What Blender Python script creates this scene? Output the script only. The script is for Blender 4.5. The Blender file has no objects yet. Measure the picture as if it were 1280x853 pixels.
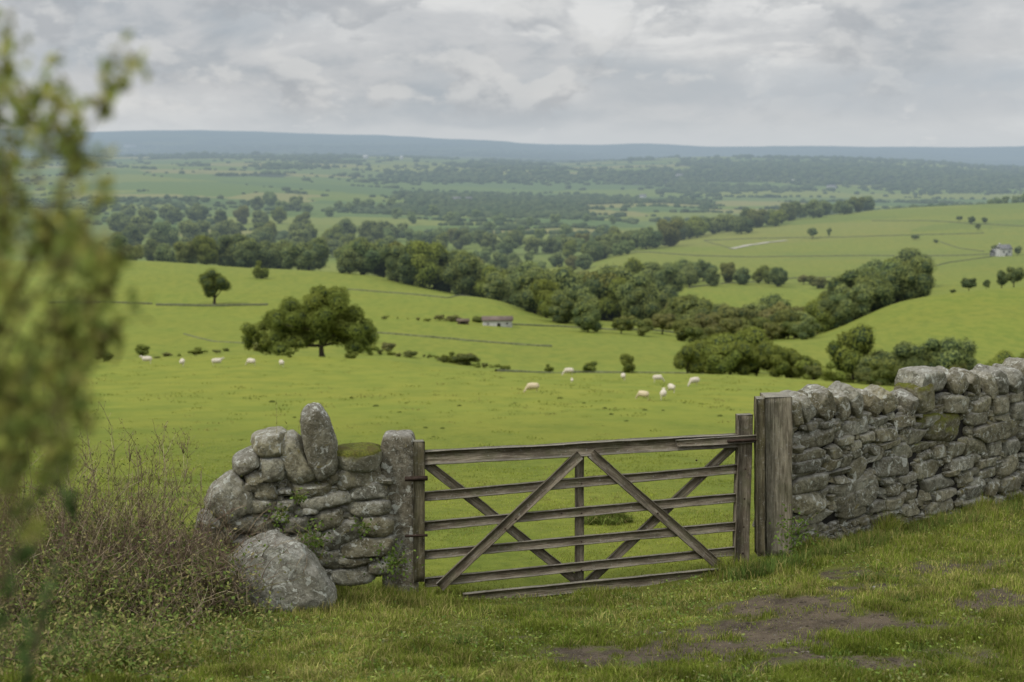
import bpy, math, random
import numpy as np
from mathutils import Matrix, Vector

random.seed(7)
RNG = np.random.default_rng(11)
scene = bpy.context.scene
COL = scene.collection
F = 1778.0
CX, CY = 640.0, 426.5
PITCH = math.radians(8.05)
CP, SP = math.cos(PITCH), math.sin(PITCH)
H = 4.0                       # eye height above the gate threshold (the viewpoint is up the hill)

# ------------------------------------------------------------------ noise
def _h(i, j, k, s):
    n = (i.astype(np.int64) * 374761393 + j.astype(np.int64) * 668265263 + k.astype(np.int64) * 1274126177 + s * 362437) & 0xffffffff
    n = ((n ^ (n >> 13)) * 1103515245) & 0xffffffff
    n = ((n ^ (n >> 16)) * 2246822519) & 0xffffffff
    return ((n ^ (n >> 15)) & 0xffffff) / float(0xffffff)

def vnoise(x, y, z=None, s=0):
    x = np.asarray(x, float); y = np.asarray(y, float)
    z = np.zeros_like(x) if z is None else np.asarray(z, float)
    i, j, k = np.floor(x), np.floor(y), np.floor(z)
    fx, fy, fz = x - i, y - j, z - k
    fx, fy, fz = [t * t * (3 - 2 * t) for t in (fx, fy, fz)]
    r = 0
    for a in (0, 1):
        for b in (0, 1):
            for c in (0, 1):
                w = (fx if a else 1 - fx) * (fy if b else 1 - fy) * (fz if c else 1 - fz)
                r = r + w * _h(i + a, j + b, k + c, s)
    return r

def fbm(x, y, z=None, o=4, s=0):
    r, a, t = 0, 1.0, 0
    z = np.zeros_like(np.asarray(x, float)) if z is None else z
    for q in range(o):
        f = 2.03 ** q
        r = r + a * vnoise(x * f + 7.1 * q, y * f + 3.7 * q, z * f + 1.3 * q, s + q)
        t += a; a *= .5
    return r / t

# ------------------------------------------------------------------ terrain
def py2t(py): return np.tan(PITCH + np.arctan((np.asarray(py, float) - CY) / F))
COLS = [-700, -100, 150, 300, 450, 600, 700, 800, 900, 1000, 1140, 1280, 1500, 2000]
TAB = [  # distance ahead, then the height line of the ground on each bearing
 (8.5,   [853]*11 + [850, 850, 850]),
 (12.3,  [740, 740, 740, 740, 742, 747, 745, 738, 728, 714, 706, 700, 700, 700]),
 (14,    [700, 700, 700, 700, 700, 700, 698, 693, 686, 673, 663, 656, 650, 650]),
 (16,    [662, 662, 662, 662, 662, 661, 660, 658, 655, 648, 634, 616, 606, 606]),
 (20,    [620, 620, 620, 620, 620, 620, 620, 619, 619, 618, 614, 610, 606, 606]),
 (30,    [575]*9 + [576, 577, 580, 584, 584]),
 (60,    [520]*9 + [522, 528, 532, 540, 540]),
 (110,   [484]*9 + [487, 498, 505, 512, 512]),
 (160,   [460, 460, 460, 457, 461, 468, 472, 473, 474, 479, 491, 499, 506, 506]),
 (215,   [447, 447, 449, 444, 448, 463, 466, 466, 468, 474, 486, 494, 500, 500]),
 (245,   [447, 447, 450, 445, 449, 464, 467, 467, 469, 474, 484, 490, 495, 495]),
 (330,   [428, 428, 428, 427, 430, 441, 446, 444, 447, 453, 452, 450, 450, 450]),
 (420,   [405, 405, 405, 405, 409, 418, 424, 425, 431, 426, 408, 388, 385, 380]),
 (520,   [388, 388, 388, 387, 390, 396, 407, 410, 422, 421, 372, 357, 352, 350]),
 (650,   [356, 352, 352, 358, 364, 372, 398, 400, 408, 410, 380, 362, 357, 356]),
 (800,   [331, 326, 325, 333, 342, 374, 395, 372, 362, 368, 360, 351, 346, 345]),
 (1000,  [334, 331, 330, 337, 348, 362, 368, 345, 342, 341, 336, 328, 323, 322]),
 (1300,  [326, 326, 327, 328, 334, 338, 338, 318, 318, 316, 311, 303, 298, 296]),
 (1700,  [302, 302, 302, 304, 308, 310, 307, 304, 293, 285, 277, 272, 268, 266]),
 (2100,  [280, 280, 280, 283, 286, 291, 291, 291, 283, 272, 260, 254, 250, 248]),
 (2600,  [262, 262, 262, 264, 267, 272, 274, 276, 276, 274, 264, 258, 254, 252]),
 (3300,  [238, 238, 238, 240, 246, 252, 255, 257, 258, 258, 258, 256, 252, 250]),
 (4500,  [214, 214, 214, 218, 226, 236, 239, 240, 241, 241, 242, 242, 240, 240]),
 (6000, [205, 205, 204, 203, 206, 210, 212, 212, 212, 212, 216, 222, 224, 224]),
 (8500, [196, 196, 194, 192, 194, 199, 203, 199, 197, 198, 203, 212, 214, 214]),
 (12000, [196, 196, 195, 194, 196, 200, 203, 203, 203, 204, 207, 211, 211, 211]),
 (17000, [179, 178, 176, 175, 178, 183, 190, 196, 197, 197, 200, 203, 203, 203]),
 (24000, [166, 165, 164, 167, 169.5, 172.5, 180, 178.5, 181.5, 182, 183.5, 185, 185, 185]),
 (28000, [166, 166, 166, 168, 172, 176, 180, 183, 184, 185, 186, 187, 187, 187]),
]
def pchip(x, y, xi):
    x = np.asarray(x, float); y = np.asarray(y, float)
    h = np.diff(x); d = np.diff(y, axis=0) / h.reshape(-1, *([1] * (y.ndim - 1)))
    m = np.zeros_like(y)
    hs = h.reshape(-1, *([1] * (y.ndim - 1)))
    w1 = 2 * hs[1:] + hs[:-1]; w2 = hs[1:] + 2 * hs[:-1]
    with np.errstate(divide='ignore', invalid='ignore'):
        mm = (w1 + w2) / (w1 / d[:-1] + w2 / d[1:])
    m[1:-1] = np.where((d[:-1] * d[1:]) > 0, mm, 0)
    m[0] = d[0]; m[-1] = d[-1]
    k = np.clip(np.searchsorted(x, xi) - 1, 0, len(x) - 2)
    sh = (-1, *([1] * (y.ndim - 1)))
    t = ((xi - x[k]) / h[k]).reshape(sh); hk = h[k].reshape(sh)
    return ((2*t**3 - 3*t**2 + 1) * y[k] + (t**3 - 2*t**2 + t) * hk * m[k] + (-2*t**3 + 3*t**2) * y[k+1] + (t**3 - t**2) * hk * m[k+1])
LY = np.log(np.array([r[0] for r in TAB]))
TT = py2t(np.array([r[1] for r in TAB]))
NY, NP = 1600, 900
LYg = np.linspace(LY[0], LY[-1], NY); PXg = np.linspace(COLS[0], COLS[-1], NP)
_l = pchip(LY, TT, LYg)
LUT = pchip(np.array(COLS, float), _l.T, PXg).T
def smooth_cols(a, n):
    k = np.hanning(n + 2)[1:-1]; k /= k.sum()
    p = np.pad(a, ((0, 0), (n // 2, n // 2)), mode='edge')
    return np.apply_along_axis(lambda v: np.convolve(v, k, 'valid'), 1, p)
LUT = smooth_cols(LUT, 21)
def t_at(px, Y):
    ly = np.log(np.clip(Y, math.exp(LY[0]), math.exp(LY[-1])))
    a = np.clip((ly - LYg[0]) / (LYg[1] - LYg[0]), 0, NY - 1.001)
    b = np.clip((px - PXg[0]) / (PXg[1] - PXg[0]), 0, NP - 1.001)
    i = a.astype(int); j = b.astype(int); fa = a - i; fb = b - j
    return (LUT[i, j]*(1-fa)*(1-fb) + LUT[i+1, j]*fa*(1-fb) + LUT[i, j+1]*(1-fa)*fb + LUT[i+1, j+1]*fa*fb)
def height(X, Y):
    X = np.atleast_1d(np.asarray(X, float)); Y = np.atleast_1d(np.asarray(Y, float))
    Yc = np.maximum(Y, 8.5)
    px = CX + F * X / Yc
    for _ in range(3):
        t = t_at(px, Yc)
        v = np.tan(np.arctan(t) - PITCH)
        px = CX + F * X / Yc * (CP - v * SP)
    drop = t_at(px, Yc) * Yc
    s = np.clip(Y / 8.5, 0, 1)
    drop = np.where(Y < 8.5, 1.62 + (drop - 1.62) * s, drop)
    z = H - drop
    z += (fbm(X * .9, Y * .9, o=3, s=3) - .5) * .11
    amp = np.clip((Y - 60) / 500, 0, 1) * 2.6
    z += (fbm(X / 90, Y / 90, o=3, s=5) - .5) * amp
    z += (fbm(X / 2300, Y / 4200, o=5, s=15) - .5) * np.clip((Y - 5000) / 14000, 0, 1) * 170
    return z
def hz(x, y): return float(height(x, y)[0])
def P(px, py, Y):
    """the point of space seen at (px, py) that lies Y metres ahead"""
    u = (px - CX) / F; v = (py - CY) / F
    d = (u, CP - v * SP, -SP - v * CP)
    k = Y / d[1]
    return Vector((d[0] * k, Y, H + d[2] * k))
_YS = np.exp(np.linspace(math.log(9), math.log(24000), 2500))
def on_bearing(px, Y):
    t = float(t_at(np.array([px]), np.array([Y]))[0]); v = math.tan(math.atan(t) - PITCH)
    x = (px - CX) / F * Y / (CP - v * SP)
    return Vector((x, Y, hz(x, Y)))
def ground_at(px, py):
    t = t_at(np.full_like(_YS, px), _YS)
    ys = CY + F * np.tan(np.arctan(t) - PITCH)
    i = int(np.argmax(ys <= py))
    return on_bearing(px, float(_YS[i]))

# ------------------------------------------------------------------ mesh helpers
def build(name, V, faces, cols=None, smooth=False):
    V = np.asarray(V, np.float32)
    if not isinstance(faces, list): faces = [faces]
    me = bpy.data.meshes.new(name)
    me.vertices.add(len(V)); me.vertices.foreach_set('co', V.ravel())
    loops = np.concatenate([np.asarray(f).ravel() for f in faces]).astype(np.int32)
    sizes = np.concatenate([np.full(len(f), np.asarray(f).shape[1]) for f in faces])
    starts = np.concatenate([[0], np.cumsum(sizes)[:-1]]).astype(np.int32)
    me.loops.add(len(loops)); me.loops.foreach_set('vertex_index', loops)
    me.polygons.add(len(sizes)); me.polygons.foreach_set('loop_start', starts)
    me.update(calc_edges=True)
    if smooth: me.polygons.foreach_set('use_smooth', np.ones(len(sizes), bool))
    for an, a in (cols or {}).items():
        at = me.attributes.new(an, 'FLOAT_COLOR', 'POINT')
        a = np.asarray(a, np.float32)
        if a.shape[1] == 3: a = np.hstack([a, np.ones((len(a), 1), np.float32)])
        at.data.foreach_set('color', a.ravel())
    return me
def link(name, data, mat=None, parent=None, loc=None):
    o = bpy.data.objects.new(name, data); COL.objects.link(o)
    if mat is not None:
        for m in (mat if isinstance(mat, (list, tuple)) else [mat]): data.materials.append(m)
    if parent is not None: o.parent = parent
    if loc is not None: o.location = loc
    return o
def thing(name, label, cat, loc, group=None):
    o = bpy.data.objects.new(name, None); COL.objects.link(o); o.location = loc
    o.empty_display_size = .2
    return tag(o, label, cat, group)
def tag(o, label=None, cat=None, group=None, kind=None):
    if label: o['label'] = label
    if cat: o['category'] = cat
    if group: o['group'] = group
    if kind: o['kind'] = kind
    return o
def dup(root):
    r = root.copy(); COL.objects.link(r)
    for ch in root.children:
        c = ch.copy(); COL.objects.link(c); c.parent = r
    return r
def merge(parts):
    """parts: list of (V, [faces], colour array or None)"""
    Vs, fs, cs, n = [], {}, [], 0
    for V, fl, c in parts:
        for f in fl: fs.setdefault(f.shape[1], []).append(f + n)
        Vs.append(V); n += len(V)
        if c is not None: cs.append(c)
    return np.vstack(Vs), [np.vstack(v) for v in fs.values()], (np.vstack(cs) if cs else None)
def tubes(pts, rad, sides=3):
    """pts (n,k,3), rad (n,k)"""
    n, k, _ = pts.shape
    d = np.gradient(pts, axis=1); d /= np.linalg.norm(d, axis=2, keepdims=True) + 1e-9
    ref = np.where(np.abs(d[..., 2:3]) > .8, np.array([1., 0, 0]), np.array([0, 0, 1.]))
    a = np.cross(d, ref); a /= np.linalg.norm(a, axis=2, keepdims=True) + 1e-9
    b = np.cross(d, a)
    V = []
    for s in range(sides):
        th = 2 * math.pi * s / sides
        V.append(pts + rad[..., None] * (math.cos(th) * a + math.sin(th) * b))
    V = np.stack(V, 2)                      # n,k,s,3
    idx = np.arange(n * k * sides).reshape(n, k, sides)
    q = np.stack([idx[:, :-1], np.roll(idx, -1, 2)[:, :-1], np.roll(idx, -1, 2)[:, 1:], idx[:, 1:]], -1).reshape(-1, 4)
    caps = idx[:, -1].reshape(-1, sides); caps0 = idx[:, 0, ::-1].reshape(-1, sides)
    return V.reshape(-1, 3), ([q, caps, caps0] if sides == 3 else ([np.vstack([q, caps, caps0])] if sides == 4 else [q]))
def leaves(C, L, W, dirs, nrm):
    """rhombic leaves, 4 verts each: centres C, length L, width W, long axis dirs, normals nrm"""
    dirs = dirs / (np.linalg.norm(dirs, axis=1, keepdims=True) + 1e-9)
    side = np.cross(dirs, nrm); side /= np.linalg.norm(side, axis=1, keepdims=True) + 1e-9
    L = np.broadcast_to(np.asarray(L, float), (len(C),))[:, None]; W = np.broadcast_to(np.asarray(W, float), (len(C),))[:, None]
    V = np.stack([C - dirs * L / 2, C + side * W / 2, C + dirs * L / 2, C - side * W / 2], 1).reshape(-1, 3)
    return V, np.arange(len(V)).reshape(-1, 4)
def rdir(n):
    v = RNG.normal(size=(n, 3)); return v / np.linalg.norm(v, axis=1, keepdims=True)

# ------------------------------------------------------------------ materials
class NT:
    def __init__(s, name, haze=False):
        s.m = bpy.data.materials.new(name); s.m.use_nodes = True
        s.t = s.m.node_tree; s.t.nodes.clear(); s.haze = haze
    def n(s, typ, **kw):
        nd = s.t.nodes.new(typ)
        for k, v in kw.items(): setattr(nd, k, v)
        return nd
    def l(s, a, b): s.t.links.new(a, b)
    def noise(s, vec, scale, detail=4, rough=.6, dist=0.0):
        nd = s.n('ShaderNodeTexNoise'); nd.inputs['Scale'].default_value = scale
        nd.inputs['Detail'].default_value = detail; nd.inputs['Roughness'].default_value = rough
        nd.inputs['Distortion'].default_value = dist
        if vec is not None: s.l(vec, nd.inputs['Vector'])
        return nd.outputs['Fac']
    def ramp(s, fac, a, b, lo=0.0, hi=1.0):
        nd = s.n('ShaderNodeMapRange'); nd.clamp = True; nd.interpolation_type = 'SMOOTHSTEP'
        for i, v in zip((1, 2, 3, 4), (a, b, lo, hi)): nd.inputs[i].default_value = v
        s.l(fac, nd.inputs[0]); return nd.outputs[0]
    def mix(s, fac, a, b, mode='MIX'):
        nd = s.n('ShaderNodeMix', data_type='RGBA', blend_type=mode)
        for sock, v in ((nd.inputs[0], fac), (nd.inputs[6], a), (nd.inputs[7], b)):
            if isinstance(v, (int, float)): sock.default_value = v
            elif isinstance(v, tuple): sock.default_value = (*v, 1)
            else: s.l(v, sock)
        return nd.outputs[2]
    def math(s, op, a, b=0.0):
        nd = s.n('ShaderNodeMath', operation=op)
        for i, v in ((0, a), (1, b)):
            if isinstance(v, (int, float)): nd.inputs[i].default_value = v
            else: s.l(v, nd.inputs[i])
        return nd.outputs[0]
    def attr(s, name): return s.n('ShaderNodeAttribute', attribute_name=name).outputs['Color']
    def pos(s): return s.n('ShaderNodeNewGeometry').outputs['Position']
    def bump(s, h, strength, dist):
        nd = s.n('ShaderNodeBump'); nd.inputs['Strength'].default_value = strength; nd.inputs['Distance'].default_value = dist
        s.l(h, nd.inputs['Height']); return nd.outputs['Normal']
    def scaled(s, vec, sc):
        nd = s.n('ShaderNodeMapping'); nd.inputs['Scale'].default_value = sc; s.l(vec, nd.inputs['Vector']); return nd.outputs[0]
    def out(s, col, rough=.9, normal=None, trans=0.0, spec=.2, metal=0.0):
        if trans > 0:
            d = s.n('ShaderNodeBsdfDiffuse'); t = s.n('ShaderNodeBsdfTranslucent'); mx = s.n('ShaderNodeMixShader')
            mx.inputs[0].default_value = trans
            for q in (d, t):
                if isinstance(col, tuple): q.inputs['Color'].default_value = (*col, 1)
                else: s.l(col, q.inputs['Color'])
                if normal is not None: s.l(normal, q.inputs['Normal'])
            s.l(d.outputs[0], mx.inputs[1]); s.l(t.outputs[0], mx.inputs[2]); sh = mx.outputs[0]
        else:
            p = s.n('ShaderNodeBsdfPrincipled')
            if isinstance(col, tuple): p.inputs['Base Color'].default_value = (*col, 1)
            else: s.l(col, p.inputs['Base Color'])
            if isinstance(rough, (int, float)): p.inputs['Roughness'].default_value = rough
            else: s.l(rough, p.inputs['Roughness'])
            p.inputs['Specular IOR Level'].default_value = spec; p.inputs['Metallic'].default_value = metal
            if normal is not None: s.l(normal, p.inputs['Normal'])
            sh = p.outputs[0]
        if s.haze:      # valley mist painted into the surface: bluish glow mixed in more with distance
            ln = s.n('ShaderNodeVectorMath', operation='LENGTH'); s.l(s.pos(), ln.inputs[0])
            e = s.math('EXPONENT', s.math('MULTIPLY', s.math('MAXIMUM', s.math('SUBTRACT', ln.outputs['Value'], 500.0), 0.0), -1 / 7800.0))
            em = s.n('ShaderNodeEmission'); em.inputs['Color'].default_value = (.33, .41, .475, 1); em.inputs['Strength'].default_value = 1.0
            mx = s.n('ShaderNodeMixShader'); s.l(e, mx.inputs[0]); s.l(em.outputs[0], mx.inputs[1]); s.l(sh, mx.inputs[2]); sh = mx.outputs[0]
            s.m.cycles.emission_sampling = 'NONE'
        o = s.n('ShaderNodeOutputMaterial'); s.l(sh, o.inputs['Surface'])
        return s.m

def mat_ground():
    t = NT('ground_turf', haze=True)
    pos = t.pos(); base = t.attr('field'); msk = t.n('ShaderNodeSeparateColor'); t.l(t.attr('mask'), msk.inputs[0])
    soil, near = msk.outputs[0], msk.outputs[1]
    a = t.noise(pos, .02, 6, .6); b = t.noise(t.scaled(pos, (1, .35, 1)), .35, 5, .65); c = t.noise(pos, 4.0, 5, .7); d = t.noise(pos, 45, 3, .7)
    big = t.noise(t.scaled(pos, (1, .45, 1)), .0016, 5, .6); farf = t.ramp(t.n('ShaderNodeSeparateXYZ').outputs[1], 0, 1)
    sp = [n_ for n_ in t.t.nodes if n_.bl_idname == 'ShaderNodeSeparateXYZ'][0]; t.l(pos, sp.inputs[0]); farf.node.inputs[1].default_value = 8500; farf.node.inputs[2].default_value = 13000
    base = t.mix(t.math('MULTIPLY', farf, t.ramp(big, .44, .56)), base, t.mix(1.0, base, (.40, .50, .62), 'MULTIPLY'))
    col = t.mix(t.ramp(a, .3, .7, 0, .45), base, t.mix(1.0, base, (1.08, .97, .9), 'MULTIPLY'))
    col = t.mix(t.ramp(b, .38, .66, 0, .85), col, t.mix(1.0, col, (.72, .82, .8), 'MULTIPLY')); col = t.mix(t.ramp(t.noise(t.scaled(pos, (1, .4, 1)), .09, 6, .7, .5), .40, .62, 0, .5), col, t.mix(1.0, col, (1.14, 1.04, 1.1), 'MULTIPLY'))
    col = t.mix(t.ramp(t.noise(t.scaled(pos, (1, .6, 1)), .7, 6, .8), .53, .68, 0, .7), col, t.mix(1.0, col, (.66, .74, .66), 'MULTIPLY'))
    col = t.mix(t.math('MULTIPLY', near, t.ramp(c, .35, .7, 0, .8)), col, t.mix(1.0, col, (.6, .66, .6), 'MULTIPLY'))
    col = t.mix(t.math('MULTIPLY', near, t.ramp(d, .3, .7, .1, .5)), col, t.mix(1.0, col, (.62, .62, .55), 'MULTIPLY'))
    sc = t.mix(t.ramp(c, .3, .7), (.036, .028, .019), (.095, .074, .050)); sc = t.mix(t.ramp(t.noise(pos, 90, 2), .56, .74), sc, (.17, .15, .12))
    col = t.mix(t.math('MULTIPLY', soil, 1.0), col, sc)
    h = t.math('ADD', t.math('MULTIPLY', c, .04), t.math('MULTIPLY', d, .012))
    return t.out(col, .95, t.bump(h, .9, 1.0), spec=.1)
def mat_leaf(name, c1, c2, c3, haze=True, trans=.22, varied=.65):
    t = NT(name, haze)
    oi = t.n('ShaderNodeObjectInfo').outputs['Random']; at = t.n('ShaderNodeSeparateColor'); t.l(t.attr('tone'), at.inputs[0])
    val = t.ramp(t.math('FRACT', t.math('MULTIPLY', oi, 7.31)), 0, 1, .55, 1.12); vv = t.n('ShaderNodeCombineColor'); [t.l(val, vv.inputs[q]) for q in range(3)]
    col = t.mix(1.0, t.mix(oi, c1, c2), vv.outputs[0], 'MULTIPLY'); col = t.mix(t.math('MULTIPLY', at.outputs[0], varied), col, c3)
    col = t.mix(t.ramp(at.outputs[1], 0, 1, 0, .45), col, t.mix(1.0, col, (.55, .6, .6), 'MULTIPLY'))
    return t.out(col, trans=trans)
def mat_plain(name, attr_name, haze=False, trans=0.0, rough=.9, spec=.15):
    t = NT(name, haze); return t.out(t.attr(attr_name), rough, trans=trans, spec=spec)
def mat_bark(name, c=(.07, .06, .045), haze=True):
    t = NT(name, haze); a = t.noise(t.scaled(t.pos(), (1, 1, .25)), 9, 5)
    return t.out(t.mix(t.ramp(a, .3, .7), tuple(x * .5 for x in c), c), .95, t.bump(a, .6, .03))
def mat_stone(name='lichened_stone', dark=1.0):
    t = NT(name); pos = t.pos(); tint = t.attr('tint'); ms = t.n('ShaderNodeSeparateColor'); t.l(t.attr('moss'), ms.inputs[0])
    a = t.noise(pos, 3.2, 5, .65); b = t.noise(pos, 14, 6, .75, .4); c = t.noise(pos, 55, 4, .8); e = t.noise(pos, 6.5, 5, .75, 1.2)
    k = lambda r, g, bl: (r * dark, g * dark, bl * dark)
    col = t.mix(t.ramp(b, .32, .68), k(.11, .105, .08), k(.37, .355, .285))
    col = t.mix(t.ramp(a, .4, .62, 0, .5), col, k(.17, .15, .105))
    col = t.mix(1.0, col, tint, 'MULTIPLY')
    lich = t.math('MULTIPLY', t.ramp(e, .545, .64), t.ramp(c, .36, .6))
    up = t.n('ShaderNodeSeparateXYZ'); t.l(t.n('ShaderNodeNewGeometry').outputs['Normal'], up.inputs[0])
    upf = t.ramp(up.outputs[2], -.1, .8, .55, 1.0)
    col = t.mix(t.math('MULTIPLY', lich, t.math('MULTIPLY', upf, .85)), col, (.52, .53, .46))
    pale = t.math('MULTIPLY', t.ramp(up.outputs[2], .25, .9), t.ramp(b, .35, .6, .1, .62))
    col = t.mix(pale, col, (.33, .32, .29))
    col = t.mix(t.ramp(t.noise(pos, 30, 6, .85, .8), .555, .62, 0, .9), col, (.46, .46, .40))
    col = t.mix(t.ramp(t.noise(pos, 8, 6, .85, 1.0), .55, .63, 0, .5), col, (.07, .063, .048))
    col = t.mix(t.math('MULTIPLY', t.ramp(t.noise(pos, 11, 3, .65, .8), .585, .625, 0, .8), t.ramp(c, .32, .5, .25, 1)), col, (.56, .57, .50))
    col = t.mix(t.ramp(t.noise(pos, 9.5, 4, .7, .5), .62, .70, 0, .6), col, (.21, .17, .035))
    col = t.mix(t.ramp(c, .25, .40, .45, 0), col, (.03, .027, .022))
    mossf = t.math('MULTIPLY', t.ramp(t.math('ADD', ms.outputs[0], t.math('MULTIPLY', t.math('SUBTRACT', b, .5), 1.6)), .38, .62), t.ramp(up.outputs[2], -.15, .45, .05, 1))
    mcol = t.mix(t.ramp(c, .3, .7), (.075, .085, .018), (.18, .19, .03)); mcol = t.mix(t.ramp(e, .45, .62, 0, .6), mcol, (.09, .06, .025))
    col = t.mix(mossf, col, mcol)
    hh = t.math('ADD', t.math('MULTIPLY', b, .05), t.math('MULTIPLY', c, .02))
    return t.out(col, .93, t.bump(hh, 1.0, 1.0), spec=.15)
def mat_wood(name, c1, c2, cg=(.10, .11, .05), green=.35):
    t = NT(name); tc = t.n('ShaderNodeTexCoord').outputs['Object']
    oi = t.n('ShaderNodeObjectInfo'); off = t.n('ShaderNodeVectorMath', operation='ADD'); t.l(tc, off.inputs[0])
    cmb = t.n('ShaderNodeCombineXYZ'); t.l(t.math('MULTIPLY', oi.outputs['Random'], 17.0), cmb.inputs[0]); t.l(t.math('MULTIPLY', oi.outputs['Random'], 31.0), cmb.inputs[2]); t.l(cmb.outputs[0], off.inputs[1])
    v = off.outputs[0]
    g = t.noise(t.scaled(v, (1.6, 22, 22)), 2.2, 6, .7, .35); b = t.noise(t.scaled(v, (1, 3, 3)), 3.0, 5, .7); c = t.noise(v, 38, 4, .75)
    col = t.mix(t.ramp(g, .34, .64), c1, c2)
    col = t.mix(t.ramp(b, .4, .65, 0, .6), col, tuple(x * .55 for x in c1))
    col = t.mix(t.ramp(t.noise(v, 5, 4, .7), .48, .66, 0, green), col, cg)
    upn = t.n('ShaderNodeSeparateXYZ'); t.l(t.n('ShaderNodeNewGeometry').outputs['Normal'], upn.inputs[0])
    lich = t.math('MULTIPLY', t.ramp(c, .55, .68), t.ramp(t.noise(v, 7, 4, .7), .42, .6, .15, 1))
    col = t.mix(t.math('MULTIPLY', lich, .6), col, (.34, .33, .29))
    col = t.mix(t.ramp(upn.outputs[2], .55, .95, 0, .55), col, (.27, .26, .22))
    crack = t.ramp(t.noise(t.scaled(v, (1.1, 46, 46)), 2.4, 3, .6), .29, .37, .85, 0)
    col = t.mix(crack, col, (.012, .010, .008))
    hh = t.math('ADD', t.math('MULTIPLY', g, .02), t.math('MULTIPLY', c, .006))
    return t.out(col, .9, t.bump(hh, 1.0, .9), spec=.15)
def mat_simple(name, c, haze=False, rough=.85, var=.3, scale=6, metal=0.0):
    t = NT(name, haze); a = t.noise(t.pos(), scale, 5, .7)
    return t.out(t.mix(t.ramp(a, .3, .7), tuple(x * (1 - var) for x in c), tuple(min(1, x * (1 + var)) for x in c)), rough, t.bump(a, .3, .02), metal=metal)

M_ground = mat_ground()
M_stone = mat_stone()
M_bark = mat_bark('tree_bark')
M_leaf_wood = mat_leaf('broadleaf_foliage', (.088, .15, .068), (.215, .245, .09), (.30, .33, .10))
M_leaf_oak = mat_leaf('oak_foliage', (.13, .175, .04), (.16, .20, .045), (.27, .29, .065))
M_leaf_scrub = mat_leaf('scrub_foliage', (.12, .165, .045), (.20, .175, .085), (.25, .26, .075))
M_leaf_far = mat_leaf('distant_foliage', (.055, .10, .05), (.08, .115, .055), (.13, .155, .065))
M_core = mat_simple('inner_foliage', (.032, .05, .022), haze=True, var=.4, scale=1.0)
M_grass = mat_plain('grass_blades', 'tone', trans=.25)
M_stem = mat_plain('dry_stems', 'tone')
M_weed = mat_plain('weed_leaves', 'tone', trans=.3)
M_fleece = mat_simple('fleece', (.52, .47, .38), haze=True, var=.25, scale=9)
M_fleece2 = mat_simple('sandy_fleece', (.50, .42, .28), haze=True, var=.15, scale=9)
M_wood = mat_wood('weathered_gate_timber', (.10, .080, .055), (.265, .228, .168))
M_post = mat_wood('weathered_post_timber', (.125, .108, .075), (.31, .28, .205), green=.3)
M_greenwood = mat_wood('algae_stained_timber', (.075, .064, .038), (.18, .16, .10), (.095, .085, .03), .5)
M_iron = mat_simple('rusty_iron', (.045, .030, .022), var=.5, scale=30, rough=.7, metal=.4)

# ------------------------------------------------------------------ the ground
def cells(X, Y, size, seed):
    wx = X + (fbm(X / (size * 1.3), Y / (size * 1.3), o=2, s=seed + 50) - .5) * size * .9
    wy = Y + (fbm(X / (size * 1.3) + 9, Y / (size * 1.3), o=2, s=seed + 60) - .5) * size * .9
    gx, gy = np.floor(wx / size), np.floor(wy / (size * .8))
    d1 = np.full(X.shape, 1e9); d2 = d1.copy(); idv = np.zeros(X.shape)
    for a in (-1, 0, 1):
        for b in (-1, 0, 1):
            cx, cy = gx + a, gy + b
            sx = (cx + .15 + .7 * _h(cx, cy, cx * 0, seed)) * size; sy = (cy + .15 + .7 * _h(cx, cy, cx * 0, seed + 1)) * size * .8
            d = np.hypot(wx - sx, wy - sy); r = _h(cx, cy, cx * 0, seed + 2)
            cl = d < d1
            d2 = np.where(cl, d1, np.minimum(d2, d)); idv = np.where(cl, r, idv); d1 = np.where(cl, d, d1)
    return idv, d2 - d1
def soil_mask(X, Y):
    """bare, trodden earth of the track in front of the gate"""
    def blob(px, py, rx, ry):
        g = P(px, py, 10); k = (4.0 - 0.0)
        # patch centre on the lane, found along its sight line at lane level
        u = (px - CX) / F; v = (py - CY) / F; t = (SP + v * CP) / (CP - v * SP)
        yy = 3.72 / t; xx = u / (CP - v * SP) * yy
        return np.exp(-(((X - xx) / rx) ** 2 + ((Y - yy) / ry) ** 2))
    m = (.95 * blob(975, 765, .65, .32) + 1.1 * blob(890, 832, .95, .42) + 1.1 * blob(1190, 716, 1.1, .26) + 1.05 * blob(1275, 775, .45, .42)
         + .7 * blob(1080, 742, .5, .16) + .8 * blob(925, 800, .6, .22) + .62 * blob(1100, 805, .9, .3) + .3 * blob(640, 800, .42, .16) + .3 * blob(700, 770, .5, .18) + .6 * blob(960, 790, .7, .3) + .55 * blob(770, 850, .7, .3) + .8 * blob(1150, 880, 1.2, .3))
    n = fbm(X * 2.6, Y * 2.6, o=4, s=21)
    n2 = fbm(X * 11, Y * 11, o=3, s=22)
    return np.clip((m + (n - .5) * 1.5 + (n2 - .5) * 1.5 - .30) / .5, 0, 1) * np.clip((m - .12) * 5, 0, 1)
rows = np.concatenate([np.arange(-6, 7, .5), np.arange(7, 17, .06), np.exp(np.arange(math.log(17), math.log(27500), .0125))])
us = np.linspace(-1, 1, 460); us = np.sign(us) * np.abs(us) ** 1.12
YY, UU = np.meshgrid(rows, us, indexing='ij')
XX = UU * (.74 * np.maximum(YY, 0) + 5)
ZZ = height(XX.ravel(), YY.ravel()).reshape(XX.shape)
x, y = XX.ravel(), YY.ravel()
idv, edge = cells(x, y, 230, 4); idv2, _e = cells(x, y, 560, 9); idv = np.where(y > 3300, idv2, idv)
pal = np.array([(.115, .155, .032), (.135, .165, .036), (.095, .140, .034), (.180, .180, .060), (.080, .125, .036), (.150, .175, .040), (.105, .145, .042)])
fc = pal[(idv * 6.999).astype(int)]
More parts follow.
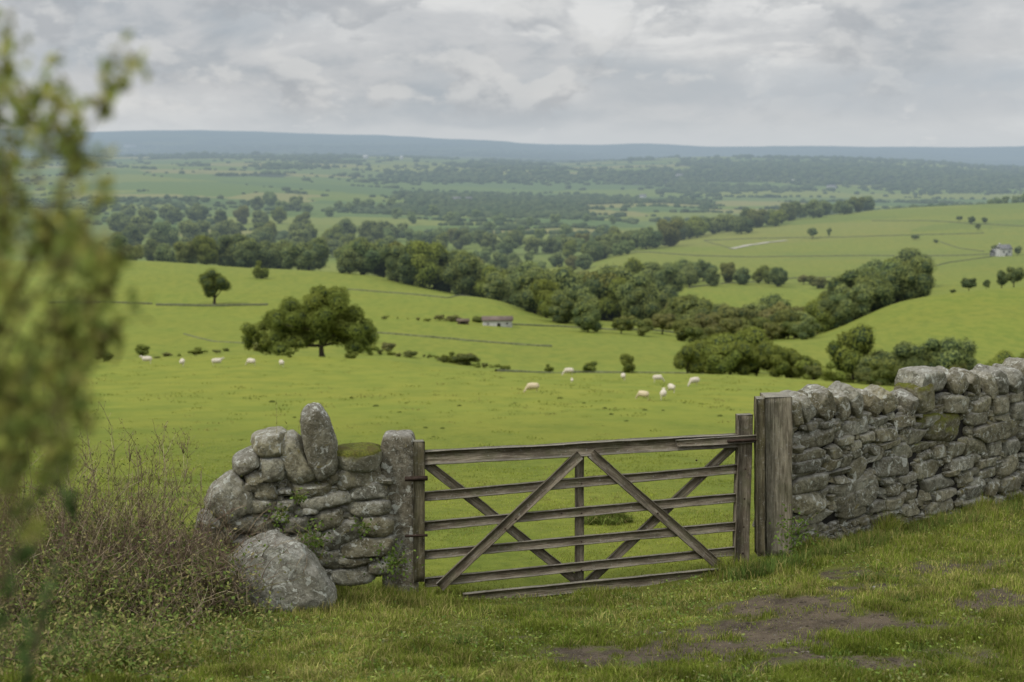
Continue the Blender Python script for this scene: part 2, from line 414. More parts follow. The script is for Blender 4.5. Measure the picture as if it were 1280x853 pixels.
main = np.array((.176, .202, .029))
w = np.clip((y - 700) / 1300, 0.0, 1)[:, None] * .9 + .10; main2 = np.where(((y > 300) & (x > 0))[:, None], np.array((.152, .176, .030)), main); w = np.where(((x > .06 * y) & (y < 2300))[:, None], w * .35 + .1, w)
w = np.where((y < 225)[:, None], 0, w)
fc = main2 * (1 - w) + fc * w
left = np.array((.155, .184, .029))
k = (np.clip((y - 225) / 40, 0, 1) * np.clip((900 - y) / 100, 0, 1))[:, None] * .8
fc = fc * (1 - k) + left * k
lane = (np.clip((.35 - (y - np.where(x > 2.4, 12.9 + (x - 2.45) * .78, 12.3 + x * .2))) / .5, 0, 1))[:, None]
fc = fc * (1 - lane) + np.array((.11, .12, .026)) * lane
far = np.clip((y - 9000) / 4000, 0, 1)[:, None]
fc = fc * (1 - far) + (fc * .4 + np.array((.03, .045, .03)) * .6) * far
fw = fbm(x / 500, y / 900, o=4, s=77)
wood = (np.clip((fw - .60) / .02, 0, 1) * np.clip((y - 2600) / 800, 0, 1))[:, None]
fc = fc * (1 - wood) + np.array((.035, .05, .026)) * wood
msk = np.zeros((len(x), 3)); nearm = (y > 7) & (y < 18)
msk[nearm, 0] = soil_mask(x[nearm], y[nearm]) * (y[nearm] < 12.6 + .3 * np.clip(x[nearm], 0, 9))
msk[:, 1] = np.clip((70 - y) / 40, 0, 1)
nr, nc = XX.shape
ii = np.arange(nr * nc).reshape(nr, nc)
quads = np.stack([ii[:-1, :-1], ii[:-1, 1:], ii[1:, 1:], ii[1:, :-1]], -1).reshape(-1, 4)
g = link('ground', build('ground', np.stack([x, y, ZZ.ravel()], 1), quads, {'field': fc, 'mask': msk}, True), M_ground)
tag(g, kind='structure')

# ------------------------------------------------------------------ grass
def blade_mesh(X, Y, hgt, wid, col, lean=.5):
    n = len(X); Z = height(X, Y) - .005
    th = RNG.uniform(0, 2 * math.pi, n); ln = RNG.normal(0, lean, n) * hgt; ph = RNG.uniform(0, 2 * math.pi, n)
    lx, ly = np.cos(ph) * ln, np.sin(ph) * ln; sx, sy = np.cos(th) * wid / 2, np.sin(th) * wid / 2
    V = np.zeros((n, 5, 3))
    V[:, 0] = np.stack([X - sx, Y - sy, Z], 1); V[:, 1] = np.stack([X + sx, Y + sy, Z], 1)
    V[:, 2] = np.stack([X + lx * .35 + sx * .8, Y + ly * .35 + sy * .8, Z + hgt * .55], 1)
    V[:, 3] = np.stack([X + lx * .35 - sx * .8, Y + ly * .35 - sy * .8, Z + hgt * .55], 1)
    V[:, 4] = np.stack([X + lx, Y + ly, Z + hgt * np.clip(1 - np.abs(ln / hgt) * .25, .4, 1)], 1)
    b = np.arange(n)[:, None] * 5
    q = b + np.array([0, 1, 2, 3]); t = b + np.array([3, 2, 4])
    return V.reshape(-1, 3), [q, t], np.repeat(col, 5, axis=0)
def grass_cols(n, base, dry, X, Y):
    r = RNG.random(n)[:, None]; v = RNG.normal(1, .25, (n, 1)).clip(.4, 1.8) * (.45 + 1.1 * fbm(X * 4.5, Y * 3.0, o=3, s=35))[:, None]
    patch = fbm(X * .8, Y * .8, o=3, s=31)[:, None]
    c = np.where(r < dry + (patch - .5) * .7, np.array((.27, .24, .085)), np.array(base))
    c = c * (1 - .0 * r) * v * (1 + (patch - .5) * .9)
    return c
def base_dist(X, Y):     # distance in front of the foot of the right wall, of the gate line and of the left wall
    return Y - np.where(X > 2.4, 12.9 + (X - 2.45) * .78, 12.3 + X * .2)
parts = []
n = 640000
Yb = 7.6 + 8.4 * RNG.random(n) ** 1.35; Xb = (RNG.random(n) * 2 - 1) * (.44 * Yb + .5)
clump = fbm(Xb * 3.2, Yb * 3.2, o=3, s=41); sm = soil_mask(Xb, Yb)
bd = base_dist(Xb, Yb)
keep = (RNG.random(n) < (1 - sm * .86)) & (RNG.random(n) < .15 + clump * 1.4) & (bd < .25)
Xb, Yb, clump, bd, sm = Xb[keep], Yb[keep], clump[keep], bd[keep], sm[keep]
hh = (.012 + .155 * clump ** 2.6) * RNG.uniform(.6, 1.35, len(Xb)) * (1 - .5 * sm)
tuft = np.exp(-(np.abs(bd + .12) / .22) ** 2) * (.5 + fbm(Xb * 2, Yb * .5, o=2, s=44)); hh = hh * (1 + 1.5 * tuft * ((Xb > 1.9) | (Xb < -.7)) + .5 * tuft)
hh *= 1 + 1.1 * np.clip((-Xb - 2.0) / .8, 0, 1)
cc = grass_cols(len(Xb), (.150, .190, .028), .26, Xb, Yb)
parts.append(blade_mesh(Xb, Yb, hh, RNG.uniform(.0035, .0065, len(Xb)), cc, .55))
n = 260000   # grazed turf beyond the gate and right up to it
Yb = 12.2 + 30 * RNG.random(n) ** 1.7; Xb = (RNG.random(n) * 2 - 1) * (.38 * Yb)
bd = base_dist(Xb, Yb); cl = fbm(Xb * 1.6, Yb * 1.0, o=3, s=43)
kp = (bd > .05) & (RNG.random(n) < (cl * 1.7 - .2) * np.clip((42 - Yb) / 22, 0, 1) ** 1.3)
Xb, Yb, cl = Xb[kp], Yb[kp], cl[kp]
sc = np.clip(Yb / 14, 1, 3)
cc = grass_cols(len(Xb), (.190, .222, .032), .10, Xb * .3, Yb * .3)
parts.append(blade_mesh(Xb, Yb, (.012 + .03 * cl ** 2) * RNG.uniform(.6, 1.4, len(Xb)) * sc ** .5, .005 * sc, cc, .6))
V, fl, cs = merge(parts)
tag(link('grass', build('grass', V, fl, {'tone': cs}), M_grass), 'short tufted green grass covering the bank and the lane edge', 'grass', kind='stuff')
n = 26000; Xw = RNG.uniform(-4.5, 6, n); Yw_ = 7.8 + 7.2 * RNG.random(n) ** 1.2; cw = fbm(Xw * 1.7, Yw_ * 1.7, o=3, s=61); kp = (base_dist(Xw, Yw_) < .1) & (RNG.random(n) < (cw - .38) * 4) & (soil_mask(Xw, Yw_) < .6)
Xw, Yw_ = Xw[kp], Yw_[kp]; n = len(Xw); C = np.stack([Xw, Yw_, height(Xw, Yw_) + RNG.uniform(.01, .045, n)], 1)
V, f = leaves(C, RNG.uniform(.016, .042, n), RNG.uniform(.010, .022, n), rdir(n) * [1, 1, .35], rdir(n) * [.6, .6, .3] + [0, -.25, .9])
wc = np.array([(.13, .19, .04), (.10, .15, .035), (.20, .24, .06), (.16, .17, .07)])[RNG.integers(0, 4, n)] * RNG.uniform(.6, 1.5, (n, 1))
tag(link('ground_weeds', build('ground_weeds', V, f, {'tone': np.repeat(wc, 4, axis=0)}), M_weed), 'small broad leaved weeds and clover growing through the lane grass', 'weeds', kind='stuff')
# long grass and nettly weeds at the foot of the walls
parts = []
def tuft_at(cx, cy, r, n, h, base=(.13, .155, .03), dry=.2, lean=.5, wd=.006):
    a = RNG.uniform(0, 2 * math.pi, n); rr = r * np.sqrt(RNG.random(n)); X = cx + rr * np.cos(a); Y = cy + rr * np.sin(a)
    return blade_mesh(X, Y, h * RNG.uniform(.4, 1.1, n), np.full(n, wd), grass_cols(n, base, dry, X, Y), lean)
for px in np.linspace(995, 1300, 60):
    Yw = 12.9 + (px - 965) / 315 * 2.4; X = (px - CX) / F * Yw * 1.0 + RNG.normal(0, .05)
    parts.append(tuft_at(X + .1, Yw - .22 - RNG.random() * .35, .16, 70, RNG.uniform(.07, .17), (.12, .16, .035), .2))
for px in np.linspace(915, 1000, 16):
    X = (px - CX) / F * 12.75; parts.append(tuft_at(X, 12.62 - RNG.random() * .25, .13, 90, RNG.uniform(.12, .24), (.10, .15, .035), .18))
for px in np.linspace(275, 560, 30):
    X = (px - CX) / F * 12; parts.append(tuft_at(X, (11.35 if px < 430 else 11.95) - RNG.random() * .25, .13, 80, RNG.uniform(.07, .16), (.12, .145, .03), .3))
for px in np.linspace(540, 920, 24):
    X = (px - CX) / F * 12.4; parts.append(tuft_at(X, 12.45 + (px - 525) / 400 * .5 - RNG.random() * .3, .12, 40, RNG.uniform(.05, .10), (.13, .155, .03), .3))
for _ in range(380):
    px = random.uniform(330, 1300); Yt = random.uniform(8.3, 12.2); X = (px - CX) / F * Yt
    if float(soil_mask(np.array([X]), np.array([Yt]))[0]) < .3: parts.append(tuft_at(X, Yt, random.uniform(.05, .16), 45, random.uniform(.05, .13), random.choice(((.14, .19, .03), (.10, .15, .03), (.19, .20, .05))), .25, .8))
V, fl, cs = merge(parts)
tag(link('long_grass', build('long_grass', V, fl, {'tone': cs}), M_grass), 'long wispy grass at the foot of the stone walls and gate', 'grass', kind='stuff')
p = on_bearing(757, 16.4)
V, fl, cs = merge([tuft_at(0, 0, .23, 900, .20, (.09, .16, .03), .05, .5, .008)])
V = V.copy(); V[:, 2] += 0
X0, Y0 = p.x, p.y
V, fl, cs = merge([tuft_at(X0 + dx, Y0 + dy, rr_, int(5000 * rr_), hh_, (.17, .22, .05), .15, .8, .009) for dx, dy, rr_, hh_ in ((0, 0, .10, .26), (.12, .03, .10, .2), (-.13, -.02, .11, .18), (.24, 0, .08, .11), (-.26, .04, .07, .10), (.04, -.12, .12, .13))])
V -= np.array([X0, Y0, p.z]); tag(link('grass_tussock', build('grass_tussock', V, fl, {'tone': cs}), M_grass, loc=p), 'dark green grass tussock seen through the gate beside its centre upright', 'tussock')
n = 1100; Yt = 17 + 190 * RNG.random(n) ** 1.2; Xt = (RNG.random(n) * 2 - 1) * .42 * Yt; parts = []
tc_ = np.stack([Xt, Yt, height(Xt, Yt)], 1); m = 16; sz = (RNG.uniform(.08, .30, n) * np.clip(Yt / 60, .35, 1.5))
C = np.repeat(tc_, m, 0) + RNG.normal(0, 1, (n * m, 3)) * np.repeat(sz, m)[:, None] * [1.1, .6, .12] + [0, 0, .03]
V, f = leaves(C, np.repeat(sz, m) * .5, np.repeat(sz, m) * .16, rdir(n * m) + [0, 0, .9], rdir(n * m) * [1, 1, .4])
tcol = np.array([(.13, .16, .032), (.17, .20, .035), (.21, .20, .06)])[RNG.integers(0, 3, n)] * RNG.uniform(.75, 1.2, (n, 1))
tag(link('pasture_tussocks', build('pasture_tussocks', V, f, {'tone': np.repeat(np.repeat(tcol, m, 0), 4, axis=0)}), M_weed), 'coarse grass tussocks and grazing tufts scattered over the sheep pasture', 'grass', kind='stuff')
# dark thistle clumps dotted over the pasture
clumps = [(644,504),(764,519),(855,504),(878,505),(829,513),(553,537),(542,546),(574,508),(500,516),(700,498),(1185,700),(900,521),(756,511),(470,508),(340,503),(368,522),(532,535),(783,527),(730,504),(806,513)]
cl0 = None
for i, (px, py) in enumerate(clumps[:10] + clumps[11:]):
    q = ground_at(px, py)
    if cl0 is None:
        n = 260; C = rdir(n) * np.array([.26, .2, .10]); C[:, 2] = np.abs(C[:, 2]) + .02
        V, f = leaves(C, .16, .05, rdir(n) + [0, 0, .8], rdir(n)); tn = np.repeat(np.array((.12, .15, .04)) * RNG.uniform(.6, 1.4, (n, 1)), 4, axis=0)
        cl0 = link('thistle_clump', build('thistle_clump', V, f, {'tone': tn}), M_weed); o = cl0
    else:
        o = cl0.copy(); COL.objects.link(o)
    s = q.y / 120 * RNG.uniform(.5, 1.0)
    o.location = q; o.scale = (s, s, s * .8); o.rotation_euler = (0, 0, i)
    tag(o, 'small dark weed clump dotted on the grazed pasture beyond the gate', 'weed', 'dark weed clumps on the pasture')

# ------------------------------------------------------------------ stones
def cube_sphere(n):
    fs, vs = [], []; L = np.linspace(-1, 1, n + 1); L = np.tan(L * math.pi / 4)
    a, b = np.meshgrid(L, L, indexing='ij'); o = np.ones_like(a)
    k = 0
    for ax in ((a, b, o), (b, a, -o), (o, a, b), (-o, b, a), (b, o, a), (a, -o, b)):
        vs.append(np.stack(ax, -1).reshape(-1, 3)); i = np.arange((n + 1) ** 2).reshape(n + 1, n + 1) + k
        fs.append(np.stack([i[:-1, :-1], i[1:, :-1], i[1:, 1:], i[:-1, 1:]], -1).reshape(-1, 4)); k += (n + 1) ** 2
    V = np.vstack(vs); V /= np.linalg.norm(V, axis=1, keepdims=True); Fc = np.vstack(fs)
    key = np.round(V * 1e4).astype(int); _, idx, inv = np.unique(key, axis=0, return_index=True, return_inverse=True)
    inv = inv.ravel(); return V[idx], inv[Fc]
CS = {n: cube_sphere(n) for n in (6, 12, 16, 30)}
def stone(sx, sy, sz, seed, n=12, p=5.5, cuts=7, rough=.05, cutlo=.80):
    """an irregular, chipped, rounded block of half sizes sx, sy, sz"""
    V, f = CS[n]; r = np.random.default_rng(seed)
    V = V * ((np.abs(V) ** p).sum(1) ** (-1 / p))[:, None]
    # uneven outline: taper and shear
    V = V * np.array([1, 1, 1.0]); tp = r.uniform(-.11, .11, 4)
    V[:, 0] *= 1 + tp[0] * V[:, 2]; V[:, 2] *= 1 + tp[1] * V[:, 0]; V[:, 0] += tp[2] * V[:, 2] * .7; V[:, 1] *= 1 + tp[3] * V[:, 2]
    for _ in range(cuts):
        nn = r.normal(size=3); nn[1] = -abs(nn[1]) * .8 if r.random() < .75 else nn[1]; nn /= np.linalg.norm(nn)
        d = r.uniform(cutlo, 1.0) * (np.abs(nn).sum() * .62 + .22)
        s = V @ nn; V = V - nn * np.clip(s - d, 0, None)[:, None] * .92
    V = V - (V.max(0) + V.min(0)) / 2; V = V / ((V.max(0) - V.min(0)) / 2)
    q = V * np.array([sx, sy, sz])
    m = min(sx, sz)
    w = np.stack([fbm(q[:, 0] * 7 + seed, q[:, 1] * 7, q[:, 2] * 7 + k * 17, o=4, s=k) - .5 for k in range(3)], 1)
    w2 = fbm(q[:, 0] * 26 + seed, q[:, 1] * 26, q[:, 2] * 26, o=2, s=9) - .5
    q = q + w * m * rough * 7 + V * (w2 * m * rough * 2.2)[:, None]
    return q, f
def tints(n, r, moss=0.0):
    b = r.uniform(.68, 1.25); w = r.uniform(-.04, .15)
    return np.tile([b * (1 + w * .35), b, b * (.93 - w)], (n, 1)), np.tile([moss, 0, 0], (n, 1))
def place_stone(px, py, wpx, hpx, rot, Yw, ang, thick, seed, moss=0.0, n=12, rough=.035, p=8.0, cuts=4, wk=1.0):
    c = P(px, py, Yw); s = Yw / F / .985
    sx, sz = wpx * s / 2 / max(.6, math.cos(ang)) * wk, hpx * s / 2
    q, f = stone(sx * 1.10, thick / 2, sz * 1.13, seed, n, p, cuts, rough)
    R = Matrix.Rotation(ang, 3, 'Z') @ Matrix.Rotation(-math.radians(rot), 3, 'Y')
    q = q @ np.array(R).T
    nrm = np.array([math.sin(ang), -math.cos(ang), 0])
    q = q + np.array(c) - nrm * (thick / 2 - .03 * (np.random.default_rng(seed).random() - .3))
    r = np.random.default_rng(seed + 999); ti, mo = tints(len(q), r, moss)
    return q, f, ti, mo
def stones_obj(name, sts, parent):
    V, fl, _ = merge([(a, [b], None) for a, b, _, _ in sts])
    me = build(name, V - np.array(parent.location if parent else (0, 0, 0)), fl, {'tint': np.vstack([s[2] for s in sts]), 'moss': np.vstack([s[3] for s in sts])}, True)
    me.set_sharp_from_angle(angle=math.radians(38))
    return link(name, me, M_stone, parent)
def wallY(px): return 12.9 + (px - 965) / 315 * 2.4
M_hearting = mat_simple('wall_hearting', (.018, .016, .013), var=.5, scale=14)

# right-hand wall: stones listed along its face
RS = [(205,332,62,38,0),(270,325,78,30,0),(395,340,150,68,5),(510,312,85,44,0),(612,310,122,52,0),(572,342,85,20,0),
 (840,235,142,88,0),(958,237,98,72,0),(1042,237,90,82,0),(1112,202,78,46,0),(1117,264,70,76,0),(943,300,120,64,0),(1055,298,92,42,0),
 (680,372,152,76,0),(725,308,115,60,0,.7),(1020,357,232,74,2),
 (212,385,224,98,2),(355,393,80,46,0),(445,392,80,62,0),(532,369,132,62,-3),(548,411,120,38,8),
 (196,457,172,54,0),(308,448,66,60,5),(395,416,66,42,10),(404,451,80,42,6),(485,440,92,44,-6),(615,447,124,88,0),(692,426,104,40,0,.45),(770,446,66,58,0),(848,438,96,70,0),(930,428,93,86,0),(1017,434,82,70,0),(1100,428,92,80,0),
 (177,510,152,54,0),(292,504,86,52,0),(358,486,56,58,0),(412,512,92,92,35),(482,472,78,28,5),(705,468,84,38,0),(717,521,140,72,0),(862,502,162,56,0),(555,511,196,92,-3),
 (170,545,148,27,0),(318,540,142,28,2),(340,570,86,34,-3),(440,554,92,32,0),(628,564,97,40,5),(825,538,82,32,0),(985,493,92,52,0),(987,541,102,47,0),(1085,506,108,96,0),
 (195,591,192,74,0),(395,602,262,74,4),(540,580,62,34,0),(572,613,100,56,0),(760,586,212,66,2),(897,560,66,54,0),(940,583,92,38,0),
 (190,676,192,100,-2),(405,656,232,88,5),(580,668,112,72,0),(490,690,102,48,0),(645,632,74,64,0),(935,622,122,62,0),(1020,610,84,72,0),(1097,590,112,68,0),(800,634,124,52,0),(705,642,76,52,0),
 (215,740,236,74,0),(385,718,142,52,0),(520,740,130,50,0),(130,790,110,50,0),(640,705,120,60,0),(780,690,150,60,0),(920,685,130,60,0),(1060,670,150,60,0),(140,440,60,40,0)]
RC = [(138,283,66,130,8,.35),(183,252,78,122,28),(272,243,108,138,12),(352,250,66,116,14),(412,232,80,148,34),(497,243,64,118,36),(560,228,84,132,38),(652,240,72,106,14,.3),(712,208,112,122,8,.62),
 (748,134,186,98,4),(862,146,90,116,34),(932,148,76,118,38),(1004,157,70,108,30),(1046,140,88,118,38),(1120,136,86,114,40),(1180,110,90,120,36)]
def z2(px, py): return 960 + px / 3.553, 440 + py / 3.553
base = P(1120, 650, wallY(1120)); base.z = hz(base.x, base.y) - .05
rw = thing('dry_stone_wall', 'long grey drystone wall with leaning coping stones right of the wooden gate post', 'stone wall', base)
RA = math.atan2(2.4, P(1280, 600, 15.3).x - P(965, 600, 12.9).x)
sts = []
for k, s in enumerate(RS):
    px, py = z2(s[0], s[1]); sts.append(place_stone(px, py, s[2] / 3.553, s[3] / 3.553, s[4], wallY(px), RA, .46, 100 + k, s[5] if len(s) > 5 else (.12 if random.random() < .3 else 0), 12, .035, 7.0, 2))
# continuation out of the frame
yy = 0
for cyz in (205, 262, 305, 357, 428, 500, 560, 610, 665):
    xz = 1160
    while xz < 1900:
        wz = random.uniform(80, 190); px, py = z2(xz + wz / 2, cyz + 0)
        sts.append(place_stone(px, py, wz / 3.553, random.uniform(50, 66) / 3.553, 0, wallY(px), RA, .46, 700 + len(sts))); xz += wz
def fillers(lst, to_px, k, Yf, ang, poly, seed, size=(7, 15)):
    # small stones wedged, slightly set back, wherever the listed stones leave a joint open
    x0, x1 = min(p[0] for p in poly), max(p[0] for p in poly); y0, y1 = min(p[1] for p in poly), max(p[1] for p in poly)
    gx_, gy_ = np.meshgrid(np.arange(x0, x1, 1.5), np.arange(y0, y1, 1.5)); cov = np.zeros(gx_.shape, bool)
    ins = np.zeros(gx_.shape, bool); j = len(poly) - 1
    for i in range(len(poly)):
        (xa, ya), (xb, yb) = poly[i], poly[j]; c_ = (ya > gy_) != (yb > gy_)
        ins ^= c_ & (gx_ < (xb - xa) * (gy_ - ya) / ((yb - ya) or 1e-9) + xa); j = i
    for s in lst:
        cx, cy = to_px(s[0], s[1]); a = math.radians(s[4]); w_, h_ = s[2] / k / 2 * .98, s[3] / k / 2 * .98
        dx, dy = gx_ - cx, gy_ - cy; u = dx * math.cos(a) - dy * math.sin(a); v = dx * math.sin(a) + dy * math.cos(a)
        cov |= (np.abs(u / w_) ** 4 + np.abs(v / h_) ** 4) < 1
    out = []; r = np.random.default_rng(seed)
    for _ in range(600):
        free = np.argwhere(ins & ~cov)
        if len(free) < 8: break
        i, j = free[r.integers(len(free))]; cx, cy = gx_[i, j], gy_[i, j]; w_ = r.uniform(*size); h_ = w_ * r.uniform(.45, .8)
        cov |= (((gx_ - cx) / (w_ / 2)) ** 2 + ((gy_ - cy) / (h_ / 2)) ** 2) < 1
        out.append(place_stone(cx, cy, w_ * 1.18, h_ * 1.22, r.uniform(-12, 12), Yf(cx) + .05, ang, .4, seed + 10 + _, .08, 6))
    return out
sts += fillers(RS + RC + [(800, 337, 202, 136, 0)], z2, 3.553, wallY, RA, [(989, 694), (989, 530), (1040, 528), (1130, 518), (1165, 495), (1290, 490), (1290, 640), (1140, 665)], 5000)
stones_obj('stone_courses', sts, rw)
px, py = z2(800, 337)
m = stones_obj('mossy_stone', [place_stone(px, py, 202 / 3.553, 136 / 3.553, 0, wallY(px) - .03, RA, .5, 55, .62, 16, .05, 3.2)], rw); m['label'] = 'large rounded stone coated in yellow green moss'
for k, s in enumerate(RC + [(1180 + 85 * q, 112, 86, 120, 36) for q in range(1, 9)]):
    px, py = z2(s[0], s[1])
    o = stones_obj('coping_stone', [place_stone(px, py, s[2] / 3.553, s[3] / 3.553, s[4], wallY(px) - .02, RA, .36, 300 + k, s[5] if len(s) > 5 else .05, 16, .05, 5.5, 6, .80)], rw)
    if len(s) > 5 and s[5] > .3: o['label'] = 'coping stone with bright green moss on top'
# dark packing inside the wall
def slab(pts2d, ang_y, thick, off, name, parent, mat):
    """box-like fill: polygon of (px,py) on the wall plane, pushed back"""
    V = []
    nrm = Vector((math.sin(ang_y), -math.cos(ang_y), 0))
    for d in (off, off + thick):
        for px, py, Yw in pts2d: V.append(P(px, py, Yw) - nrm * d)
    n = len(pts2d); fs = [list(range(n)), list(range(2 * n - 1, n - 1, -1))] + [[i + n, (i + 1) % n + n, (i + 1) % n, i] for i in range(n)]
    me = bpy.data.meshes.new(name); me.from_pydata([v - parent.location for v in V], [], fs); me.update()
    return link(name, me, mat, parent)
pl = [(990, 702), (990, 520), (1040, 522), (1130, 515), (1165, 490), (1280, 485), (1460, 480), (1460, 640), (1280, 652), (1130, 672)]
slab([(a, b, wallY(a)) for a, b in pl], RA, .30, .09, 'hearting', rw, M_hearting)

# left-hand wall stub
LS = [(340,380,112,78,-8),(520,377,148,74,0,.42),(415,388,62,44,0),(732,382,158,72,6),(320,440,112,62,0),(428,440,88,62,0),(570,422,198,70,5),(735,449,168,68,2),
 (455,512,112,68,0),(590,492,134,78,8),(630,549,164,92,24),(766,517,132,88,0),(335,520,104,60,0),(735,601,204,88,6),(572,637,124,84,-15),(668,707,178,76,0),(250,515,124,74,0),(395,480,74,50,0),
 (655,645,90,50,0),(480,580,120,80,0),(380,600,120,80,0),(690,655,150,50,0),(515,455,70,34,0),(690,330,185,98,0,.35),(600,335,50,60,0,.3),(270,600,120,80,0),(180,560,120,90,0),(505,690,120,70,0),(305,335,80,60,10),(290,365,70,60,0),(780,680,110,60,0)]
LC = [(553,197,124,268,13,.12,'tall upright stone with pale lichen on its tip'),(458,272,118,188,26,0,None),(362,214,134,84,8,0,None),(362,297,112,104,4,0,None),(270,282,108,70,25,0,None),(205,428,158,160,34,0,'large leaning slab with a white lichen streak'),(128,545,112,130,-10,0,None),(697,268,172,88,0,.85,'flat top stone thickly covered in moss')]
def z1(px, py): return 220 + px / 3.047, 490 + py / 3.047
def lwY(px): return 12.12 + (px - 490) / 240 * .30
base = P(400, 715, lwY(400)); base.z = hz(base.x, base.y) - .05
lw = thing('dry_stone_wall', 'broken end of drystone wall with one upright stone left of the gate', 'stone wall', base)
LA = math.atan2(.30, P(490, 600, 12.12).x - P(250, 600, 11.82).x)
sts = []
for k, s in enumerate(LS):
    px, py = z1(s[0], s[1]); sts.append(place_stone(px, py, s[2] / 3.047, s[3] / 3.047, s[4], lwY(px), LA, .44, 1100 + k, s[5] if len(s) > 5 else .08, 12, .055, 3.6))
for cyz, x1 in ((560, 60), (620, 120)):
    xz = -260
    while xz < x1:
        wz = random.uniform(80, 170); px, py = z1(xz + wz / 2, cyz + 90)
        sts.append(place_stone(px, py, wz / 3.047, 66 / 3.047, 0, lwY(px), LA, .44, 1700 + len(sts))); xz += wz
sts += fillers(LS + LC, z1, 3.047, lwY, LA, [(486, 720), (484, 600), (420, 590), (330, 600), (290, 620), (250, 660), (250, 735), (330, 735)], 7000)
stones_obj('stone_courses', sts, lw)
for k, s in enumerate(LC):
    px, py = z1(s[0], s[1])
    o = stones_obj('coping_stone', [place_stone(px, py, s[2] / 3.047, s[3] / 3.047, s[4], lwY(px) - .03, LA, .34 if k == 0 else .46, 1300 + k, s[5], 16, .05, 4.2 if k == 0 else 3.4, 6)], lw)
    if s[6]: o['label'] = s[6]
    if k == 0:      # the upright tapers to a worn point leaning left
        c_ = np.zeros(len(o.data.vertices) * 3, np.float32); o.data.vertices.foreach_get('co', c_); c_ = c_.reshape(-1, 3); z_ = (c_[:, 2] - c_[:, 2].min()) / np.ptp(c_[:, 2]); mx = c_[:, 0].mean()
        c_[:, 0] = mx + (c_[:, 0] - mx) * np.interp(z_, [0, .15, .5, .8, .93, 1], [.80, 1, .94, .78, .60, .40]) - .06 * np.clip(z_ - .5, 0, 1); o.data.vertices.foreach_set('co', c_.ravel()); o.data.update()
pl = [(478, 725), (478, 600), (420, 602), (330, 610), (290, 640), (262, 680), (262, 740), (330, 740)]
slab([(a, b, lwY(a)) for a, b in pl[::-1]], LA, .26, .10, 'hearting', lw, M_hearting)
# boulder
V, f = CS[30]; q = V.copy(); r = np.random.default_rng(5)
q = q * ((np.abs(q) ** 2.3).sum(1) ** (-1 / 2.3))[:, None]
wdt = np.interp(q[:, 2], [-1, -.3, .3, .8, 1], [1.0, .97, .84, .72, .66]); q[:, 0] *= wdt; q[:, 1] *= wdt
q[:, 0] += .16 * -q[:, 2] * .4
for _ in range(16):
    nn = r.normal(size=3); nn[2] = abs(nn[2]); nn /= np.linalg.norm(nn); d = r.uniform(.70, .90); s = q @ nn; q = q - nn * np.clip(s - d, 0, None)[:, None] * .9
q = q * np.array([.545, .36, .405])
w = np.stack([fbm(q[:, 0] * 4, q[:, 1] * 4, q[:, 2] * 4 + k * 17, o=5, s=k) - .5 for k in range(3)], 1); q = q + w * .13
bc = P(343, 719, 11.5)
ti, mo = np.tile([.98, 1.0, 1.0], (len(q), 1)) * 1.1, np.tile([.12, 0, 0], (len(q), 1))
me = build('boulder', q, f, {'tint': ti, 'moss': mo}, True)
tag(link('boulder', me, M_stone, loc=bc), 'big rounded grey lichened boulder lying in front of the broken wall', 'boulder')
# a few loose stones
for px, py, s_, lab in ((438, 722, .11, 'small grey stone half buried in grass right of the boulder'), (1092, 738, .018, 'small pale stone lying on the muddy track')):
    a, b = stone(s_ * 1.5, s_, s_ * .8, int(px), 12); gp = ground_at(px, py); t_, m_ = tints(len(a), r, .1)
    tag(link('loose_stone', build('loose_stone', a, b, {'tint': t_, 'moss': m_}, True), M_stone, loc=gp), lab, 'stone')

V, f = CS[6]; parts = []
Xp = RNG.uniform(-3.5, 5.5, 30000); Yp = RNG.uniform(8, 13.6, 30000); kp = (soil_mask(Xp, Yp) > .35) & (base_dist(Xp, Yp) < -.2); Xp, Yp = Xp[kp][:1300], Yp[kp][:1300]; Zp = height(Xp, Yp)
n = len(Xp); rp = .003 + .010 * RNG.random(n) ** 4; tn = np.where(RNG.random((n, 1)) < .10, np.array((.14, .125, .10)), np.array((.055, .045, .032))) * RNG.uniform(.6, 1.3, (n, 1))
jit = 1 + RNG.normal(0, .16, (n, len(V), 1))
q = V[None] * jit * rp[:, None, None] * np.array([1.2, 1, .6]) + np.stack([Xp, Yp, Zp], 1)[:, None]
o = link('gravel', build('gravel', q.reshape(-1, 3), [(f[None] + (np.arange(n) * len(V))[:, None, None]).reshape(-1, 4)], {'tone': np.repeat(tn, len(V), axis=0)}, True), M_stem)
tag(o, 'small pebbles and earth clods on the trodden patches of the lane', 'gravel', kind='stuff')
